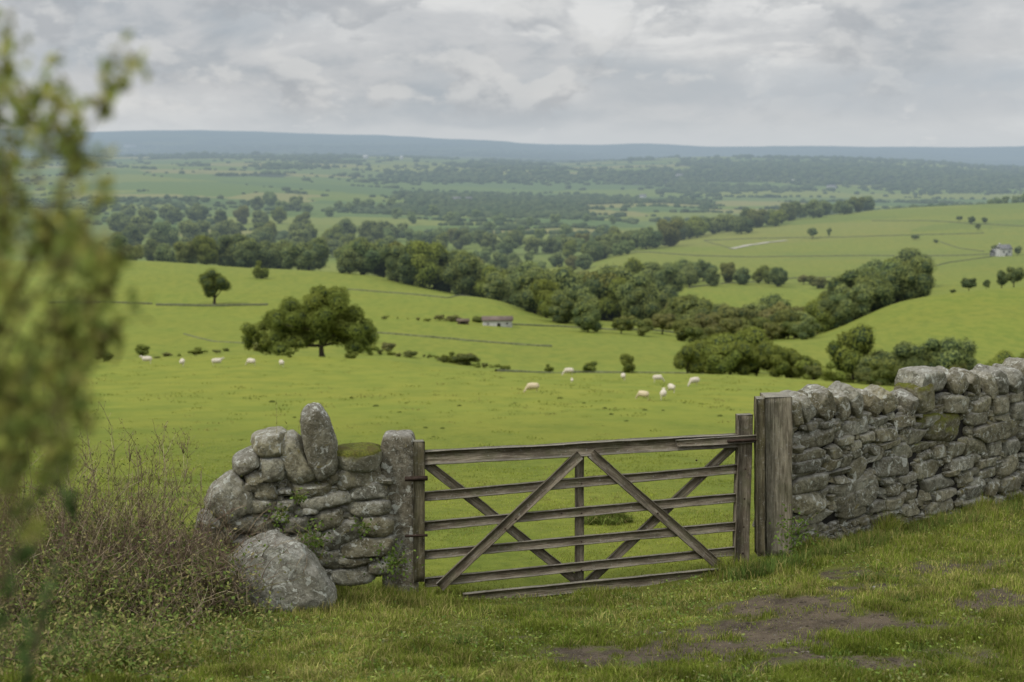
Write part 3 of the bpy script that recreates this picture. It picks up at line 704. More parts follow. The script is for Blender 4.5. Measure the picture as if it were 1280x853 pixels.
# ------------------------------------------------------------------ gate
def plank(L, h, t, seed, rough=.004, round_=.006, taper=0.0, nx=None):
    """a sawn, worn timber along local X, height on Z, thickness on Y, centred"""
    nx = nx or max(6, int(L / .06)); xs = np.linspace(-L / 2, L / 2, nx)
    prof = []
    for cy_, cz in ((-1, -1), (1, -1), (1, 1), (-1, 1)):
        for a in ((-1, 0), (0, -1)) if (cy_ * cz > 0) else ((0, -1), (-1, 0)):
            prof.append((cy_ * (t / 2 + a[0] * round_), cz * (h / 2 + a[1] * round_)))
    prof = np.array(prof)
    # extra points along the tall faces
    pr = []
    for i in range(8):
        pr.append(prof[i]); 
        if i % 2 == 1: pr.append((prof[i] + prof[(i + 1) % 8]) / 2)
    prof = np.array(pr); m = len(prof)
    V = np.zeros((nx, m, 3)); V[..., 0] = xs[:, None]; V[..., 1] = prof[:, 0]; V[..., 2] = prof[:, 1]
    fl = V.reshape(-1, 3)
    n1 = fbm(fl[:, 0] * 2.5 + seed, fl[:, 1] * 9, fl[:, 2] * 9, o=3, s=seed) - .5; n2 = fbm(fl[:, 0] * 14 + seed, fl[:, 1] * 60, fl[:, 2] * 60, o=2, s=seed + 3) - .5
    bow = (fbm(fl[:, 0] * .9 + seed * 3.3, fl[:, 0] * 0, o=2, s=seed + 5) - .5) * .016
    fl[:, 2] += np.sign(fl[:, 2]) * (n1 * rough * 2.2 + n2 * rough * 1.4) + bow
    fl[:, 1] += np.sign(fl[:, 1]) * (n1 * rough + n2 * rough)
    i = np.arange(nx * m).reshape(nx, m); j = np.roll(i, -1, 1)
    q = np.stack([i[:-1], i[1:], j[1:], j[:-1]], -1).reshape(-1, 4)
    me = build('timber', fl, [q])
    import bmesh
    bm = bmesh.new(); bm.from_mesh(me); bm.verts.ensure_lookup_table()
    for e in (i[0][::-1], i[-1]):
        bm.faces.new([bm.verts[int(k)] for k in e])
    bmesh.ops.recalc_face_normals(bm, faces=bm.faces); bm.to_mesh(me); bm.free()
    return me
def gY(px): return 12.25 + (px - 525) / 400 * .65
GN = None
A_, B_ = P(525, 640, gY(525)), P(925, 630, gY(925))
gx = Vector((B_.x - A_.x, B_.y - A_.y, 0)).normalized(); GN = Vector((gx.y, -gx.x, 0))      # towards the viewer
def frame_matrix(A, B, nrm):
    x = (B - A).normalized(); z = x.cross(nrm).normalized(); yv = z.cross(x)
    return Matrix(((x.x, yv.x, z.x), (x.y, yv.y, z.y), (x.z, yv.z, z.z))).to_4x4()
def timber(name, a, b, h, t, mat, parent, front=0.0, seed=1, Yf=gY, nrm=None, rough=.004):
    nrm = nrm or GN
    A = P(a[0], a[1], Yf(a[0])) + nrm * front; B = P(b[0], b[1], Yf(b[0])) + nrm * front
    if abs(B.x - A.x) < abs(B.z - A.z) * .4:       # uprights run bottom to top
        if A.z > B.z: A, B = B, A
    M = frame_matrix(A, B, nrm); M.translation = (A + B) / 2
    me = plank((B - A).length, h, t, seed, rough)
    o = bpy.data.objects.new(name, me); COL.objects.link(o); me.materials.append(mat)
    if parent: o.parent = parent; o.matrix_local = Matrix.Translation(-parent.location) @ M
    else: o.matrix_world = M
    return o
gc = P(725, 730, gY(725)); gc.z = hz(gc.x, gc.y)
gate = thing('field_gate', 'weathered wooden five bar field gate with crossed braces, slightly sagging', 'gate', gc)
timber('top_rail', (530, 572.5), (922, 550.5), .125, .075, M_wood, gate, 0, 1, rough=.005)
for k, (yl, yr) in enumerate(((620, 586), (657.5, 622.5), (694, 657.5), (728.5, 689))):
    timber('bar', (531, yl), (922, yr), .088, .032, M_wood, gate, 0, 10 + k)
timber('hinge_stile', (523.5, 551), (523.5, 726), .105, .09, M_greenwood, gate, 0.0, 21)
timber('latch_stile', (929.5, 518), (926.5, 706), .145, .08, M_wood, gate, 0.0, 22)
timber('centre_upright', (725.5, 566), (725.5, 733), .082, .03, M_wood, gate, -.033, 23)
timber('brace', (724, 568), (549, 733), .095, .028, M_wood, gate, .034, 24)
timber('brace', (737, 566), (908, 716), .095, .028, M_wood, gate, .034, 25)
timber('brace', (534, 580), (722, 728), .088, .028, M_wood, gate, -.034, 26)
timber('brace', (919, 558), (734, 731), .088, .028, M_wood, gate, -.034, 27)
timber('latch_bar', (842, 553.5), (948, 547), .07, .03, M_wood, gate, .06, 28)
def block(name, pts, r_, mat, parent):
    """iron strap: a flat bar bent along pts"""
    P_ = np.array([[tuple(p) for p in pts]]); V, f = tubes(P_, np.full((1, len(pts)), r_), 4)
    return link(name, build(name, V - np.array(parent.location), f), mat, parent)
for py in (597, 668):
    A = P(505, py, gY(505)) + GN * .06; B = P(533, py - 1, gY(533)) + GN * .062
    block('hinge', [A, A.lerp(B, .3), A.lerp(B, .6), B], .022 if py < 600 else .012, M_iron, gate)
A = P(905, 549.5, gY(905)) + GN * .085; B = P(949, 547, gY(949)) + GN * .085
block('latch', [A, A.lerp(B, .5), B, B + Vector((0, 0, -.12))], .014, M_iron, gate)
# bolt heads
V, f = CS[6]; bolt_me = build('bolt', V * .009, [f]); bolt_me.materials.append(M_iron)
for (px, py) in ((725, 603), (725, 640), (725, 675), (725, 711), (929, 548), (929, 585), (928, 622), (927, 657), (926, 690), (630, 659), (700, 640), (820, 640), (868, 574), (643, 647)):
    o = bpy.data.objects.new('bolt', bolt_me); COL.objects.link(o); o.parent = gate; o.location = P(px, py, gY(px)) + GN * .055 - gate.location
# plank at the threshold
pc = P(740, 734, 12.35)
pln = timber('timber_plank', (579, 749), (908, 716), .10, .045, M_wood, None, 0, 33, Yf=lambda px: 12.2 + (px - 579) / 330 * .55)
tag(pln, 'grey timber plank lying on edge in the grass under the gate', 'plank')
# stone gate post (left): round-topped weathered pillar
def pillar(w, d, h, seed, top=.5):
    V, f = CS[30]; q = V.copy()
    q = q * ((np.abs(q) ** 9).sum(1) ** (-1 / 9))[:, None]
    q = q * np.array([w / 2, d / 2, h / 2])
    r = np.random.default_rng(seed)
    q[:, 0] *= 1 + .05 * (-q[:, 2] / h * 2); 
    w_ = np.stack([fbm(q[:, 0] * 5 + seed, q[:, 1] * 5, q[:, 2] * 3 + k * 17, o=5, s=k) - .5 for k in range(3)], 1)
    return q + w_ * np.array([.05, .05, .05]), f
A = P(496, 545, 12.2); B = P(496, 715, 12.2)
hgt = A.z - hz(A.x, 12.3) + .25
q, f = pillar(.315, .30, hgt, 3)
loc = Vector((A.x, 12.36, A.z - hgt)); q[:, 2] += hgt / 2
ti = np.tile([.80, .76, .70], (len(q), 1)); mo = np.tile([.0, 0, 0], (len(q), 1))
tag(link('stone_gatepost', build('stone_gatepost', q, f, {'tint': ti, 'moss': mo}, True), M_stone, loc=loc), 'thick stone gatepost with rounded top at the hinge side of the gate', 'gatepost')
# wooden gate post (right)
A = P(967, 497, 12.95)
pt = thing('wooden_gatepost', 'broad weathered wooden gatepost between the gate and the long wall', 'gatepost', Vector((A.x, 13.0, hz(A.x, 13.0))))
wy = lambda px: 12.92
n0 = Vector((0, -1, 0))
def upright(name, x0, x1, y0, y1, depth, seed, mat, fr, Yv):
    cx = (x0 + x1) / 2; wid = (x1 - x0) / F * Yv
    o = timber(name, (cx, y1), (cx, y0), wid, depth, mat, pt, fr, seed, Yf=lambda p: Yv, nrm=Vector((0, -1, 0)), rough=.008)
    return o
upright('post', 956, 990, 496, 694, .26, 41, M_post, -.10, 12.9)
upright('side_board', 945, 955.5, 498, 694, .16, 42, M_greenwood, -.03, 12.88)

# ------------------------------------------------------------------ trees
def ico(sub):
    import bmesh
    bm = bmesh.new(); bmesh.ops.create_icosphere(bm, subdivisions=sub, radius=1)
    V = np.array([v.co[:] for v in bm.verts]); f = np.array([[v.index for v in q.verts] for q in bm.faces]); bm.free(); return V, f
ICO = {k: ico(k) for k in (1, 2, 3)}
def crown(seed, nl, lsz, lobes, aspect=1.0, z0=.10, z1=1.0, core=.82, dens_top=.25, ratio=.55, given=None):
    """a crown of unit tree height: many leaf sprays scattered over clumps that fill an uneven volume"""
    r = np.random.default_rng(seed)
    zc, zr = (z0 + z1) / 2, (z1 - z0) / 2; R = .5 * aspect
    C = []; rad = []
    while len(C) < lobes:
        d = r.normal(size=3); d /= np.linalg.norm(d); k = r.random() ** .5 * .74
        c = np.array([d[0] * R * k, d[1] * R * k, zc + d[2] * zr * k]); 
        if c[2] < zc: c[:2] *= .92
        C.append(c); rad.append(r.uniform(.17, .30) * min(R, zr) * 1.7 * (1.12 - .35 * k))
    C = np.array(C); rad = np.array(rad)
    if given is not None: C = np.array([g[:3] for g in given]); rad = np.array([g[3] for g in given])
    pc = rad ** 2 / (rad ** 2).sum(); li = r.choice(lobes, nl, p=pc)
    d = r.normal(size=(nl, 3)); d[:, 2] += dens_top; d /= np.linalg.norm(d, axis=1, keepdims=True)
    bum = .72 + .5 * fbm(d[:, 0] * 2.3 + li * 5, d[:, 1] * 2.3, d[:, 2] * 2.3, o=2, s=seed)
    pos = C[li] + d * (rad[li] * bum)[:, None] * np.array([1, 1, .86]) * (.84 + .34 * r.random((nl, 1)) ** 1.8)
    inside = np.zeros(nl, bool)
    for q in range(lobes):
        dd = np.linalg.norm((pos - C[q]) / np.array([1, 1, .86]), axis=1); inside |= (dd < rad[q] * .74) & (li != q)
    pos, d, li = pos[~inside], d[~inside], li[~inside]; n = len(pos)
    nr = d + r.normal(size=(n, 3)) * .55; nr /= np.linalg.norm(nr, axis=1, keepdims=True)
    ax = np.cross(nr, r.normal(size=(n, 3)))
    V, f = leaves(pos, lsz * r.uniform(.6, 1.4, n), lsz * r.uniform(.4, .95, n) * ratio * 1.6, ax, nr)
    lt = r.random(lobes); tone = np.stack([np.clip(lt[li] * .7 + r.random(n) * .4 + (pos[:, 2] - zc) / zr * .2, 0, 1), np.clip(r.random(n) * .6 + (lt[li] < .3) * .3, 0, 1), np.zeros(n)], 1)
    tone = np.repeat(tone, 4, axis=0)
    nleaf = len(f); parts = [(V, [f], tone)]
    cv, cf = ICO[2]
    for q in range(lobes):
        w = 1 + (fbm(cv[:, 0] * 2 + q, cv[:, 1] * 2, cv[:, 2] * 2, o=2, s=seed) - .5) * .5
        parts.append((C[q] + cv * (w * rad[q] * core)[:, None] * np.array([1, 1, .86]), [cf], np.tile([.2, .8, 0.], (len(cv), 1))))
    Vv, fl, tn = merge(parts)
    fl = sorted(fl, key=lambda a: -a.shape[1])
    me = build('crown', Vv, fl, {'tone': tn})
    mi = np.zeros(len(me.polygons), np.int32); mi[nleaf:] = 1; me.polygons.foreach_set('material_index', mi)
    return me, C, rad
def trunk(seed, C, rad, z_top=.55, r0=.035, limbs=6):
    r = np.random.default_rng(seed); k = 6; P_, R_ = [], []
    zs = np.linspace(-.03, z_top, k); wob = np.cumsum(r.normal(0, .008, (k, 2)), 0); wob -= wob[1]
    main_ = np.stack([wob[:, 0], wob[:, 1], zs], 1); P_.append(main_); rr = np.linspace(r0, r0 * .45, k); rr[0] *= 1.5; R_.append(rr)
    for i in r.choice(len(C), min(limbs, len(C)), replace=False):
        s = main_[r.integers(2, k - 1)]; e = C[i]; t = np.linspace(0, 1, k)[:, None]
        mid = s * (1 - t) + e * t; mid[:, 2] += np.sin(t[:, 0] * math.pi) * -.02; P_.append(mid); R_.append(np.linspace(r0 * .5, r0 * .13, k))
    V, f = tubes(np.array(P_), np.array(R_), 6); return build('trunk', V, f, smooth=True)
def proto(kind, seed, mat, nl, lsz, lobes, aspect, z0, core=.82, r0=.035, ztop=.55, limbs=5, ratio=.55):
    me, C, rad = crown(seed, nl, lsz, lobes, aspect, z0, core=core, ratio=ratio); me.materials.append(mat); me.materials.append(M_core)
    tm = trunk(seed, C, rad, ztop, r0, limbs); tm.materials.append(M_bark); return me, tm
WOOD = [proto('w', 20 + i, M_leaf_wood, 8000, .046, 20 + i, a * 1.12, -.06) for i, a in enumerate((.95, 1.05, .85, 1.15, .75, 1.0))]
LONE = [proto('l', 40 + i, M_leaf_wood, 6500, .042, 26, a, .14) for i, a in enumerate((1.0, 1.15))]
SCRUB = [proto('s', 60 + i, M_leaf_scrub, 5000, .062, 12, a, -.03, r0=.03) for i, a in enumerate((1.1, .9, 1.3))]
BUSH = [proto('b', 70 + i, M_leaf_oak, 3500, .085, 8, a, -.12, r0=.03, ztop=.3) for i, a in enumerate((1.5, 1.2))]
WSC = [proto('g', 80 + i, M_leaf_oak, 8000, .046, 15, a, .0) for i, a in enumerate((1.1, .9))]
MIX = [*WOOD, WSC[0], *WOOD[:4], SCRUB[1], WSC[1]]
NTREE = 0
def tree(px, Y, hpx, wf=1.0, protos=None, name='broadleaf_tree', label='', group=None, cat='tree', base=None):
    global NTREE; NTREE += 1
    protos = protos or MIX; me, tm = protos[NTREE * 7 % len(protos)]
    b = base if base is not None else on_bearing(px, Y)
    h = hpx * b.y / F
    t = thing(name, label, cat, b - Vector((0, 0, .02 * h)), group)
    t.rotation_euler = (0, 0, NTREE * 2.399); s = wf * RNG.uniform(.93, 1.07); t.scale = (h * s, h * s, h)
    c = bpy.data.objects.new('crown', me); COL.objects.link(c); c.parent = t
    c = bpy.data.objects.new('trunk', tm); COL.objects.link(c); c.parent = t
    return t
def belt(pts, n, label, group, protos=None, wf=1.0, hj=.18, jx=5, jy=.03, name='broadleaf_tree', cat='tree'):
    """pts: list of (px, distance, height in px) along a belt of trees"""
    a = np.array(pts, float); q = np.linspace(0, len(a) - 1, n)
    for u in q:
        i = min(int(u), len(a) - 2); f = u - i; px, Y, h = a[i] * (1 - f) + a[i + 1] * f
        tree(px + random.gauss(0, jx), Y * (1 + random.gauss(0, jy)), h * (1 + random.uniform(-hj, hj * .7)), wf, protos, label=label, group=group, name=name, cat=cat)

# single trees one can point to
_g = []
for gx0, gz, gr in ((.05,.78,.17),(-.15,.72,.17),(.25,.74,.17),(.42,.58,.17),(.6,.44,.14),(.70,.30,.09),(-.35,.64,.16),(-.55,.56,.17),(-.75,.50,.16),(-.92,.38,.13),(-1.02,.27,.08),(-.6,.36,.15),(-.35,.42,.17),(0,.52,.20),(.25,.46,.18),(.5,.28,.12),(-.8,.26,.10),(-.62,.27,.15),(-.40,.30,.16),(-.18,.26,.12),(.05,.34,.14),(.24,.27,.14),(.45,.25,.13),(.32,.40,.16),(-.78,.22,.13),(-.52,.18,.14),(-.24,.20,.11),(.40,.18,.12),(.62,.22,.11),(-.95,.2,.09),(.38,.36,.14),(-.18,.36,.14),(.12,.62,.17),(-.25,.56,.16),(.05,.93,.10),(.20,.90,.10),(-.1,.88,.08)):
    for q in range(2 if gr < .12 else 3): _g.append((gx0 + random.gauss(0, .04), random.gauss(0, .20) if gr > .12 else random.gauss(0, .08), gz + random.gauss(0, .035), gr * random.uniform(.62, .95)))
LM, LC_, LR = crown(301, 52000, .026, len(_g), 2.05, .06, 1.02, core=.60, ratio=.6, given=_g)
LM.materials.append(M_leaf_oak); LM.materials.append(M_core)
LT = trunk(301, LC_, LR, .5, .042, 14); LT.materials.append(M_bark)
OM, OC, OR_ = crown(302, 10000, .034, 34, 1.15, .16, 1.02, core=.7); OM.materials.append(M_leaf_oak); OM.materials.append(M_core)
OT = trunk(302, OC, OR_, .5, .045, 8); OT.materials.append(M_bark)
t = tree(402, 226, 94, 1.0, [(LM, LT)], 'oak_tree', 'big spreading oak with wide uneven crown behind the sheep pasture'); t.rotation_euler = (0, 0, 0)
tree(268, 0, 46, 1.0, [(OM, OT)], 'oak_tree', 'lone round oak standing on the dark field wall of the left hill', base=ground_at(268, 381))
tree(327, 0, 26, .85, BUSH, 'small_tree', 'small round tree on the crest of the left hill', base=ground_at(327, 349))
tree(462, 0, 26, .9, LONE, 'small_tree', 'small thin tree just right of the big spreading oak', base=ground_at(461, 430))
for px, py, h, w, lab in ((178, 443, 17, 1.3, 'low dark bush left of the sheep at the far pasture edge'), (130, 453, 17, 1.5, 'low bush nearest the blurred shrub at the far pasture edge'), (246, 441, 9, 1.8, 'low flat bush above the sheep between two field walls'),
        (360, 447, 12, 1.2, 'small dark round bush left of the big oak trunk'), (440, 448, 14, 1.3, 'low bush right of the big oak trunk'), (628, 463, 10, 1.6, 'tiny dark bush at the pasture edge right of the barn'), (688, 464, 11, 1.3, 'small round bush at the pasture edge between a tiny bush and a wide one'),
        (738, 465, 17, 1.3, 'wide low bush at the pasture edge beside the rounded one'), (784, 466, 30, .9, 'rounded hawthorn bush above the sheep group'), (776, 372, 0, 0, '')):
    if h: tree(px, 0, h, w, WSC if h > 15 else BUSH, 'bush', lab, cat='bush', base=ground_at(px, py))
# scrub and trees along the foot of the right-hand pasture
belt([(855, 246, 40), (905, 248, 58), (960, 250, 54), (1010, 252, 36)], 11, 'leafy green tree in the clump at the pasture edge left of the long wall', 'trees in the clump at the pasture edge', WSC, .95, jx=4, jy=.015)
belt([(900, 262, 66), (940, 266, 64)], 3, 'taller leafy tree in the clump at the pasture edge left of the long wall', 'trees in the clump at the pasture edge behind the first row', WSC, 1.0, jx=4, jy=.015)
belt([(1020, 246, 26), (1045, 246, 24)], 2, 'low bush linking two clumps of trees at the pasture edge', 'low bushes between the clumps', BUSH, 1.3, name='bush', cat='bush')
tree(1066, 256, 84, .78, WSC, 'broadleaf_tree', 'tall rounded tree rising behind the drystone wall')
belt([(1085, 250, 48), (1130, 252, 62), (1180, 254, 66), (1212, 256, 58)], 9, 'dark round tree in the row just behind the drystone wall', 'trees in the row behind the drystone wall', WOOD, .95, jx=4, jy=.012)
belt([(1105, 246, 34), (1190, 246, 38)], 4, 'low bush under the trees behind the drystone wall', 'low bushes behind the drystone wall', SCRUB, 1.1, name='bush', cat='bush')
belt([(1250, 240, 54), (1300, 240, 62), (1340, 240, 55)], 4, 'pale green tree at the right end behind the drystone wall', 'pale trees at the right end of the wall', WSC, .95)
# valley wood
L1 = 'dark broadleaf tree in the wood behind the crest of the left hill'; G1 = 'trees behind the crest of the left hill'
belt([(225, 900, 34), (262, 900, 42), (300, 905, 40), (345, 900, 50), (388, 880, 44)], 12, L1, G1, wf=1.0)
belt([(140, 1000, 30), (215, 1000, 28), (300, 1010, 36), (380, 1010, 32)], 8, L1, G1)
L2 = 'tall dark tree in the valley wood above the barn field'; G2 = 'trees of the valley wood above the barn field'
belt([(432, 820, 40), (455, 800, 52), (500, 760, 62), (540, 740, 66), (580, 720, 64), (600, 700, 56)], 15, L2, G2, wf=.95)
belt([(470, 850, 52), (560, 840, 58), (640, 820, 56)], 7, L2, G2)
L3 = 'broadleaf tree on the lower edge of the valley wood, along the left hill'; G3 = 'trees on the lower edge of the valley wood'
belt([(612, 690, 46), (640, 660, 52), (668, 620, 56), (690, 560, 52), (712, 520, 50), (735, 490, 44)], 14, L3, G3, [*WOOD, *WSC], .95)
belt([(640, 760, 60), (690, 700, 72), (740, 640, 78), (780, 620, 66), (810, 600, 60)], 16, 'tall dark tree in the middle of the valley wood', 'trees in the middle of the valley wood', wf=.95)
belt([(620, 900, 48), (700, 860, 56), (760, 830, 62), (830, 780, 46)], 12, 'dark tree at the back of the valley wood', 'trees at the back of the valley wood')
L4 = 'round tree in the mixed scrub of the valley floor'; G4 = 'trees in the scrub of the valley floor'
belt([(770, 470, 24), (800, 480, 26), (850, 440, 28), (880, 430, 24)], 7, 'low scrub bush on the valley floor near the field corner', 'scrub on the valley floor', SCRUB, 1.2, name='bush', cat='bush')
belt([(830, 600, 44), (880, 570, 46), (930, 540, 44), (985, 520, 42), (1010, 500, 38)], 15, L4, G4, [*SCRUB, *WOOD[:2]], 1.0, jy=.05)
belt([(870, 500, 30), (920, 480, 30), (970, 470, 28), (1000, 462, 26)], 10, 'low olive bush in front of the valley scrub', 'olive bushes in front of the scrub', SCRUB, 1.1, name='bush', cat='bush')
tree(968, 545, 62, .9, WOOD, 'broadleaf_tree', 'dark round tree standing above the olive scrub of the valley floor'); tree(888, 560, 52, .7, WOOD, 'broadleaf_tree', 'narrow dark tree above the left part of the olive scrub')
L5 = 'dark tree of the dense wood behind the right hill'; G5 = 'trees of the dense wood behind the right hill'
belt([(1000, 500, 38), (1030, 515, 50), (1070, 530, 54), (1110, 545, 56), (1142, 560, 56)], 14, L5, G5, wf=.95, jx=4, jy=.012)
belt([(1020, 570, 52), (1060, 590, 62), (1100, 600, 64), (1140, 610, 58)], 9, L5, G5)
belt([(1065, 720, 52), (1085, 740, 56), (1110, 750, 50), (1140, 760, 56)], 7, 'dark tree at the top end of the wood behind the right hill', 'trees at the top end of the wood', jx=4)
L6 = 'tree in the hedge line crossing the right hand fields'; G6 = 'trees in the hedge line of the right hand fields'
belt([(792, 900, 22), (835, 880, 32), (860, 870, 36), (885, 860, 34)], 8, L6, G6)
belt([(912, 860, 26), (928, 860, 28)], 2, L6, G6); belt([(952, 860, 22), (970, 860, 36), (990, 860, 22)], 4, L6, G6)
belt([(1000, 850, 14), (1060, 840, 14)], 5, 'low bush of the hedge line crossing the right hand fields', 'low bushes of the hedge line', SCRUB, 1.3, name='bush', cat='bush')
# right-hand slopes: trees one can pick out
for px, py, h, w, lab in ((1016, 299, 15, 1.15, 'lone round tree on a field wall of the right slope'), (1036, 297, 13, .55, 'narrow tree beside the lone round tree on the right slope'),
    (1199, 277, 7, 1.2, 'leftmost small tree of the little group high on the right slope'), (1214, 281, 12, 1.0, 'tallest tree of the little group high on the right slope'), (1222, 289, 10, .9, 'lower tree of the little group high on the right slope'), (1231, 280, 9, 1.2, 'rightmost tree of the little group high on the right slope'),
    (1144, 300, 7, 1.6, 'small bush on the wall in the middle of the right slope'), (1170, 305, 6, 1.3, 'tiny bush right of the wall bush on the right slope'), (1245, 318, 13, 1.2, 'dark tree standing left of the white farmhouse'), (1272, 320, 13, 1.1, 'dark tree standing right of the white farmhouse')):
    tree(px, 0, h, w, LONE, 'small_tree', lab, base=ground_at(px, py))
for px, Y, h, w, lab in ((1211, 560, 20, 1.0, 'small round tree on the skyline of the near right hill'), (1191, 560, 7, 1.3, 'low bush on the skyline of the near right hill'), (1233, 560, 15, .8, 'slim small tree on the skyline of the near right hill'), (1252, 565, 27, .8, 'taller left tree of a pair on the skyline of the right hill'), (1267, 562, 30, .9, 'taller right tree of a pair on the skyline of the right hill'), (1290, 565, 26, .9, 'tree at the frame edge on the skyline of the right hill')):
    tree(px, Y, h, w, LONE, 'small_tree', lab)
# belts farther off
L7 = 'tree of the long wood along the top of the right hand fields'; G7 = 'trees of the long wood above the right hand fields'
belt([(700, 1380, 22), (760, 1400, 30), (800, 1450, 34), (850, 1560, 34)], 14, L7, G7, wf=1.05)
belt([(860, 1650, 28), (930, 1800, 26), (1000, 1960, 23), (1084, 2080, 20)], 26, L7, G7, wf=1.05, jx=3)
belt([(650, 1250, 16), (720, 1280, 20), (790, 1330, 22)], 8, L7, G7, [*SCRUB, *WOOD])
belt([(1235, 2150, 9), (1262, 2150, 12), (1300, 2150, 17)], 6, 'dark tree on the far right skyline of the fields', 'trees on the far right field skyline', jx=3)
L8 = 'tree in the wooded valley on the left, beyond the left hill'; G8 = 'trees in the wooded valley on the left'
belt([(120, 1150, 34), (250, 1150, 32), (360, 1180, 34), (392, 1150, 30)], 13, L8, G8, jy=.06)
belt([(140, 1400, 34), (250, 1380, 34), (330, 1400, 36), (410, 1480, 30), (490, 1380, 34)], 15, L8, G8, jy=.05)
belt([(145, 1750, 30), (240, 1700, 33), (320, 1720, 31), (400, 1700, 31), (480, 1750, 28)], 15, L8, G8, jy=.04)
belt([(160, 2150, 25), (220, 2200, 26), (300, 2150, 25), (380, 2100, 24)], 10, L8, G8, jy=.04)
belt([(325, 2600, 20), (360, 2600, 20), (410, 2500, 17)], 6, L8, G8); belt([(420, 2800, 14), (485, 2800, 13)], 7, L8, G8)
L9 = 'tree in the scattered woods of the middle valley'; G9 = 'trees in the middle valley woods'
belt([(470, 1900, 22), (530, 1800, 22), (598, 1750, 20)], 12, L9, G9); belt([(440, 1500, 24), (520, 1450, 20), (560, 1420, 18)], 8, L9, G9, jy=.06)
belt([(590, 1500, 20), (640, 1480, 18), (700, 1500, 20), (760, 1600, 16)], 12, L9, G9, jy=.06)
belt([(600, 1850, 16), (680, 1900, 18), (750, 1950, 14)], 7, L9, G9, jy=.05); belt([(500, 2350, 15), (570, 2400, 14), (640, 2300, 16), (760, 2500, 12)], 12, L9, G9, jy=.05)


import collections; 0 and print(collections.Counter(o.name.split('.')[0] for o in bpy.data.objects if o.parent is None))
belt([(560, 1650, 24), (640, 1560, 26), (720, 1480, 28), (800, 1520, 24)], 15, L9, G9, jy=.04); belt([(600, 1200, 24), (660, 1150, 26), (720, 1120, 24)], 8, L9, G9, jy=.04)
# far woods: a mass nobody could count
def far_blobs():
    # random variants of small bushy crowns
    var = []
    for k in range(4):
        V, f = ICO[2]; w = 1 + (fbm(V[:, 0] * 2.2 + k * 9, V[:, 1] * 2.2, V[:, 2] * 2.2, o=3, s=k) - .5) * .9
        var.append((V * w[:, None] * np.array([1, 1, .8]), f))
    V1, f1 = ICO[1]; small = []
    for k in range(4):
        w = 1 + (fbm(V1[:, 0] * 2.2 + k * 9, V1[:, 1] * 2.2, V1[:, 2] * 2.2, o=2, s=k) - .5) * .9; small.append((V1 * w[:, None] * np.array([1, 1, .7]), f1))
    n = 420000; px = RNG.uniform(-120, 1400, n); Y = np.exp(RNG.uniform(math.log(1500), math.log(17000), n))
    X = (px - CX) / F * Y * 1.01
    fw = fbm(X / 500, Y / 900, o=4, s=77); _, ed = cells(X, Y, 230, 4); _, ed2 = cells(X, Y, 560, 9); ed = np.where(Y > 3300, ed2 * .8, ed)
    pw = np.clip((fw - .60) / .02, 0, 1) * (Y > 2600) * .30 * np.clip(3500 / Y, .1, 1); ph = (ed < 5 + Y / 700) * np.clip((fbm(X / 260, Y / 260, o=2, s=8) - .36) * 6, 0, 1) * np.clip(2600 / Y, .05, .75) ** 1.8
    keep = RNG.random(n) < np.maximum(pw, ph * (Y > 1650))
    # no woods on the open right-hand fields and the near left hill
    keep &= ~((px > 760) & (Y < 2250)) & ~((Y < 2300) & (ph < .5))
    keep &= ~((px < 450) & (Y < 4600) & (RNG.random(n) < .8))
    X, Y = X[keep], Y[keep]
    # named woods placed on their slopes
    ex = []
    for (x0, x1, y0, y1, m) in ((480, 820, 209, 233, 700), (470, 640, 216, 232, 300), (890, 1160, 199, 216, 600), (980, 1210, 208, 226, 420), (1060, 1290, 224, 246, 380), (840, 1010, 232, 243, 260), (150, 290, 186, 196, 160), (320, 400, 205, 214, 160), (1190, 1290, 214, 232, 240), (830, 900, 222, 250, 160), (560, 760, 190, 199, 200), (730, 880, 186, 200, 160), (480, 560, 240, 256, 60), (150, 500, 180, 190, 260), (300, 700, 176, 186, 200), (520, 820, 184, 195, 300), (760, 1290, 188, 198, 300)):
        for _ in range(m):
            u, v = random.gauss(0, .38), random.gauss(0, .38)
            if abs(u) > 1 or abs(v) > 1: continue
            q = ground_at((x0 + x1) / 2 + u * (x1 - x0) / 1.35, (y0 + y1) / 2 + v * (y1 - y0) / 2)
            if 1500 < q.y < 21000: ex.append((q.x, q.y))
    ex = np.array(ex); X = np.concatenate([X, ex[:, 0]]); Y = np.concatenate([Y, ex[:, 1]])
    Z = height(X, Y); n = len(X); print('far crowns', n)
    r = RNG.uniform(2.4, 5.6, n) * np.where(RNG.random(n) < .22, 1.6, 1) * np.clip(Y / 3500, 1, 2.6); r[-len(ex):] *= 1.35; parts = []
    tone = RNG.random((n, 2)); ang = RNG.uniform(0, 6.28, n)
    for k in range(8):
        V, f = (var + small)[k]; m = ((np.arange(n) % 4) == k % 4) & ((Y < 2700) == (k < 4)); j = np.where(m)[0]
        if not len(j): continue
        c, s_ = np.cos(ang[j])[:, None], np.sin(ang[j])[:, None]; rj = r[j][:, None]
        q = np.stack([(V[None, :, 0] * c - V[None, :, 1] * s_) * rj * 1.15 + X[j][:, None], (V[None, :, 0] * s_ + V[None, :, 1] * c) * rj + Y[j][:, None], V[None, :, 2] * rj * np.clip(3000 / Y[j] + .35, 0, 1)[:, None] + Z[j][:, None] + rj * .35], 2)
        ff = (f[None] + (np.arange(len(j)) * len(V))[:, None, None]).reshape(-1, 3)
        parts.append((q.reshape(-1, 3), [ff], np.repeat(np.hstack([tone[j], np.zeros((len(j), 1))]), len(V), axis=0)))
    V, fl, tn = merge(parts)
    o = link('distant_woodland', build('distant_woodland', V, fl, {'tone': tn}, True), M_leaf_far)
    tag(o, 'distant woods, hedges and tree belts spread over the hazy valley', 'woodland', kind='stuff')
far_blobs()

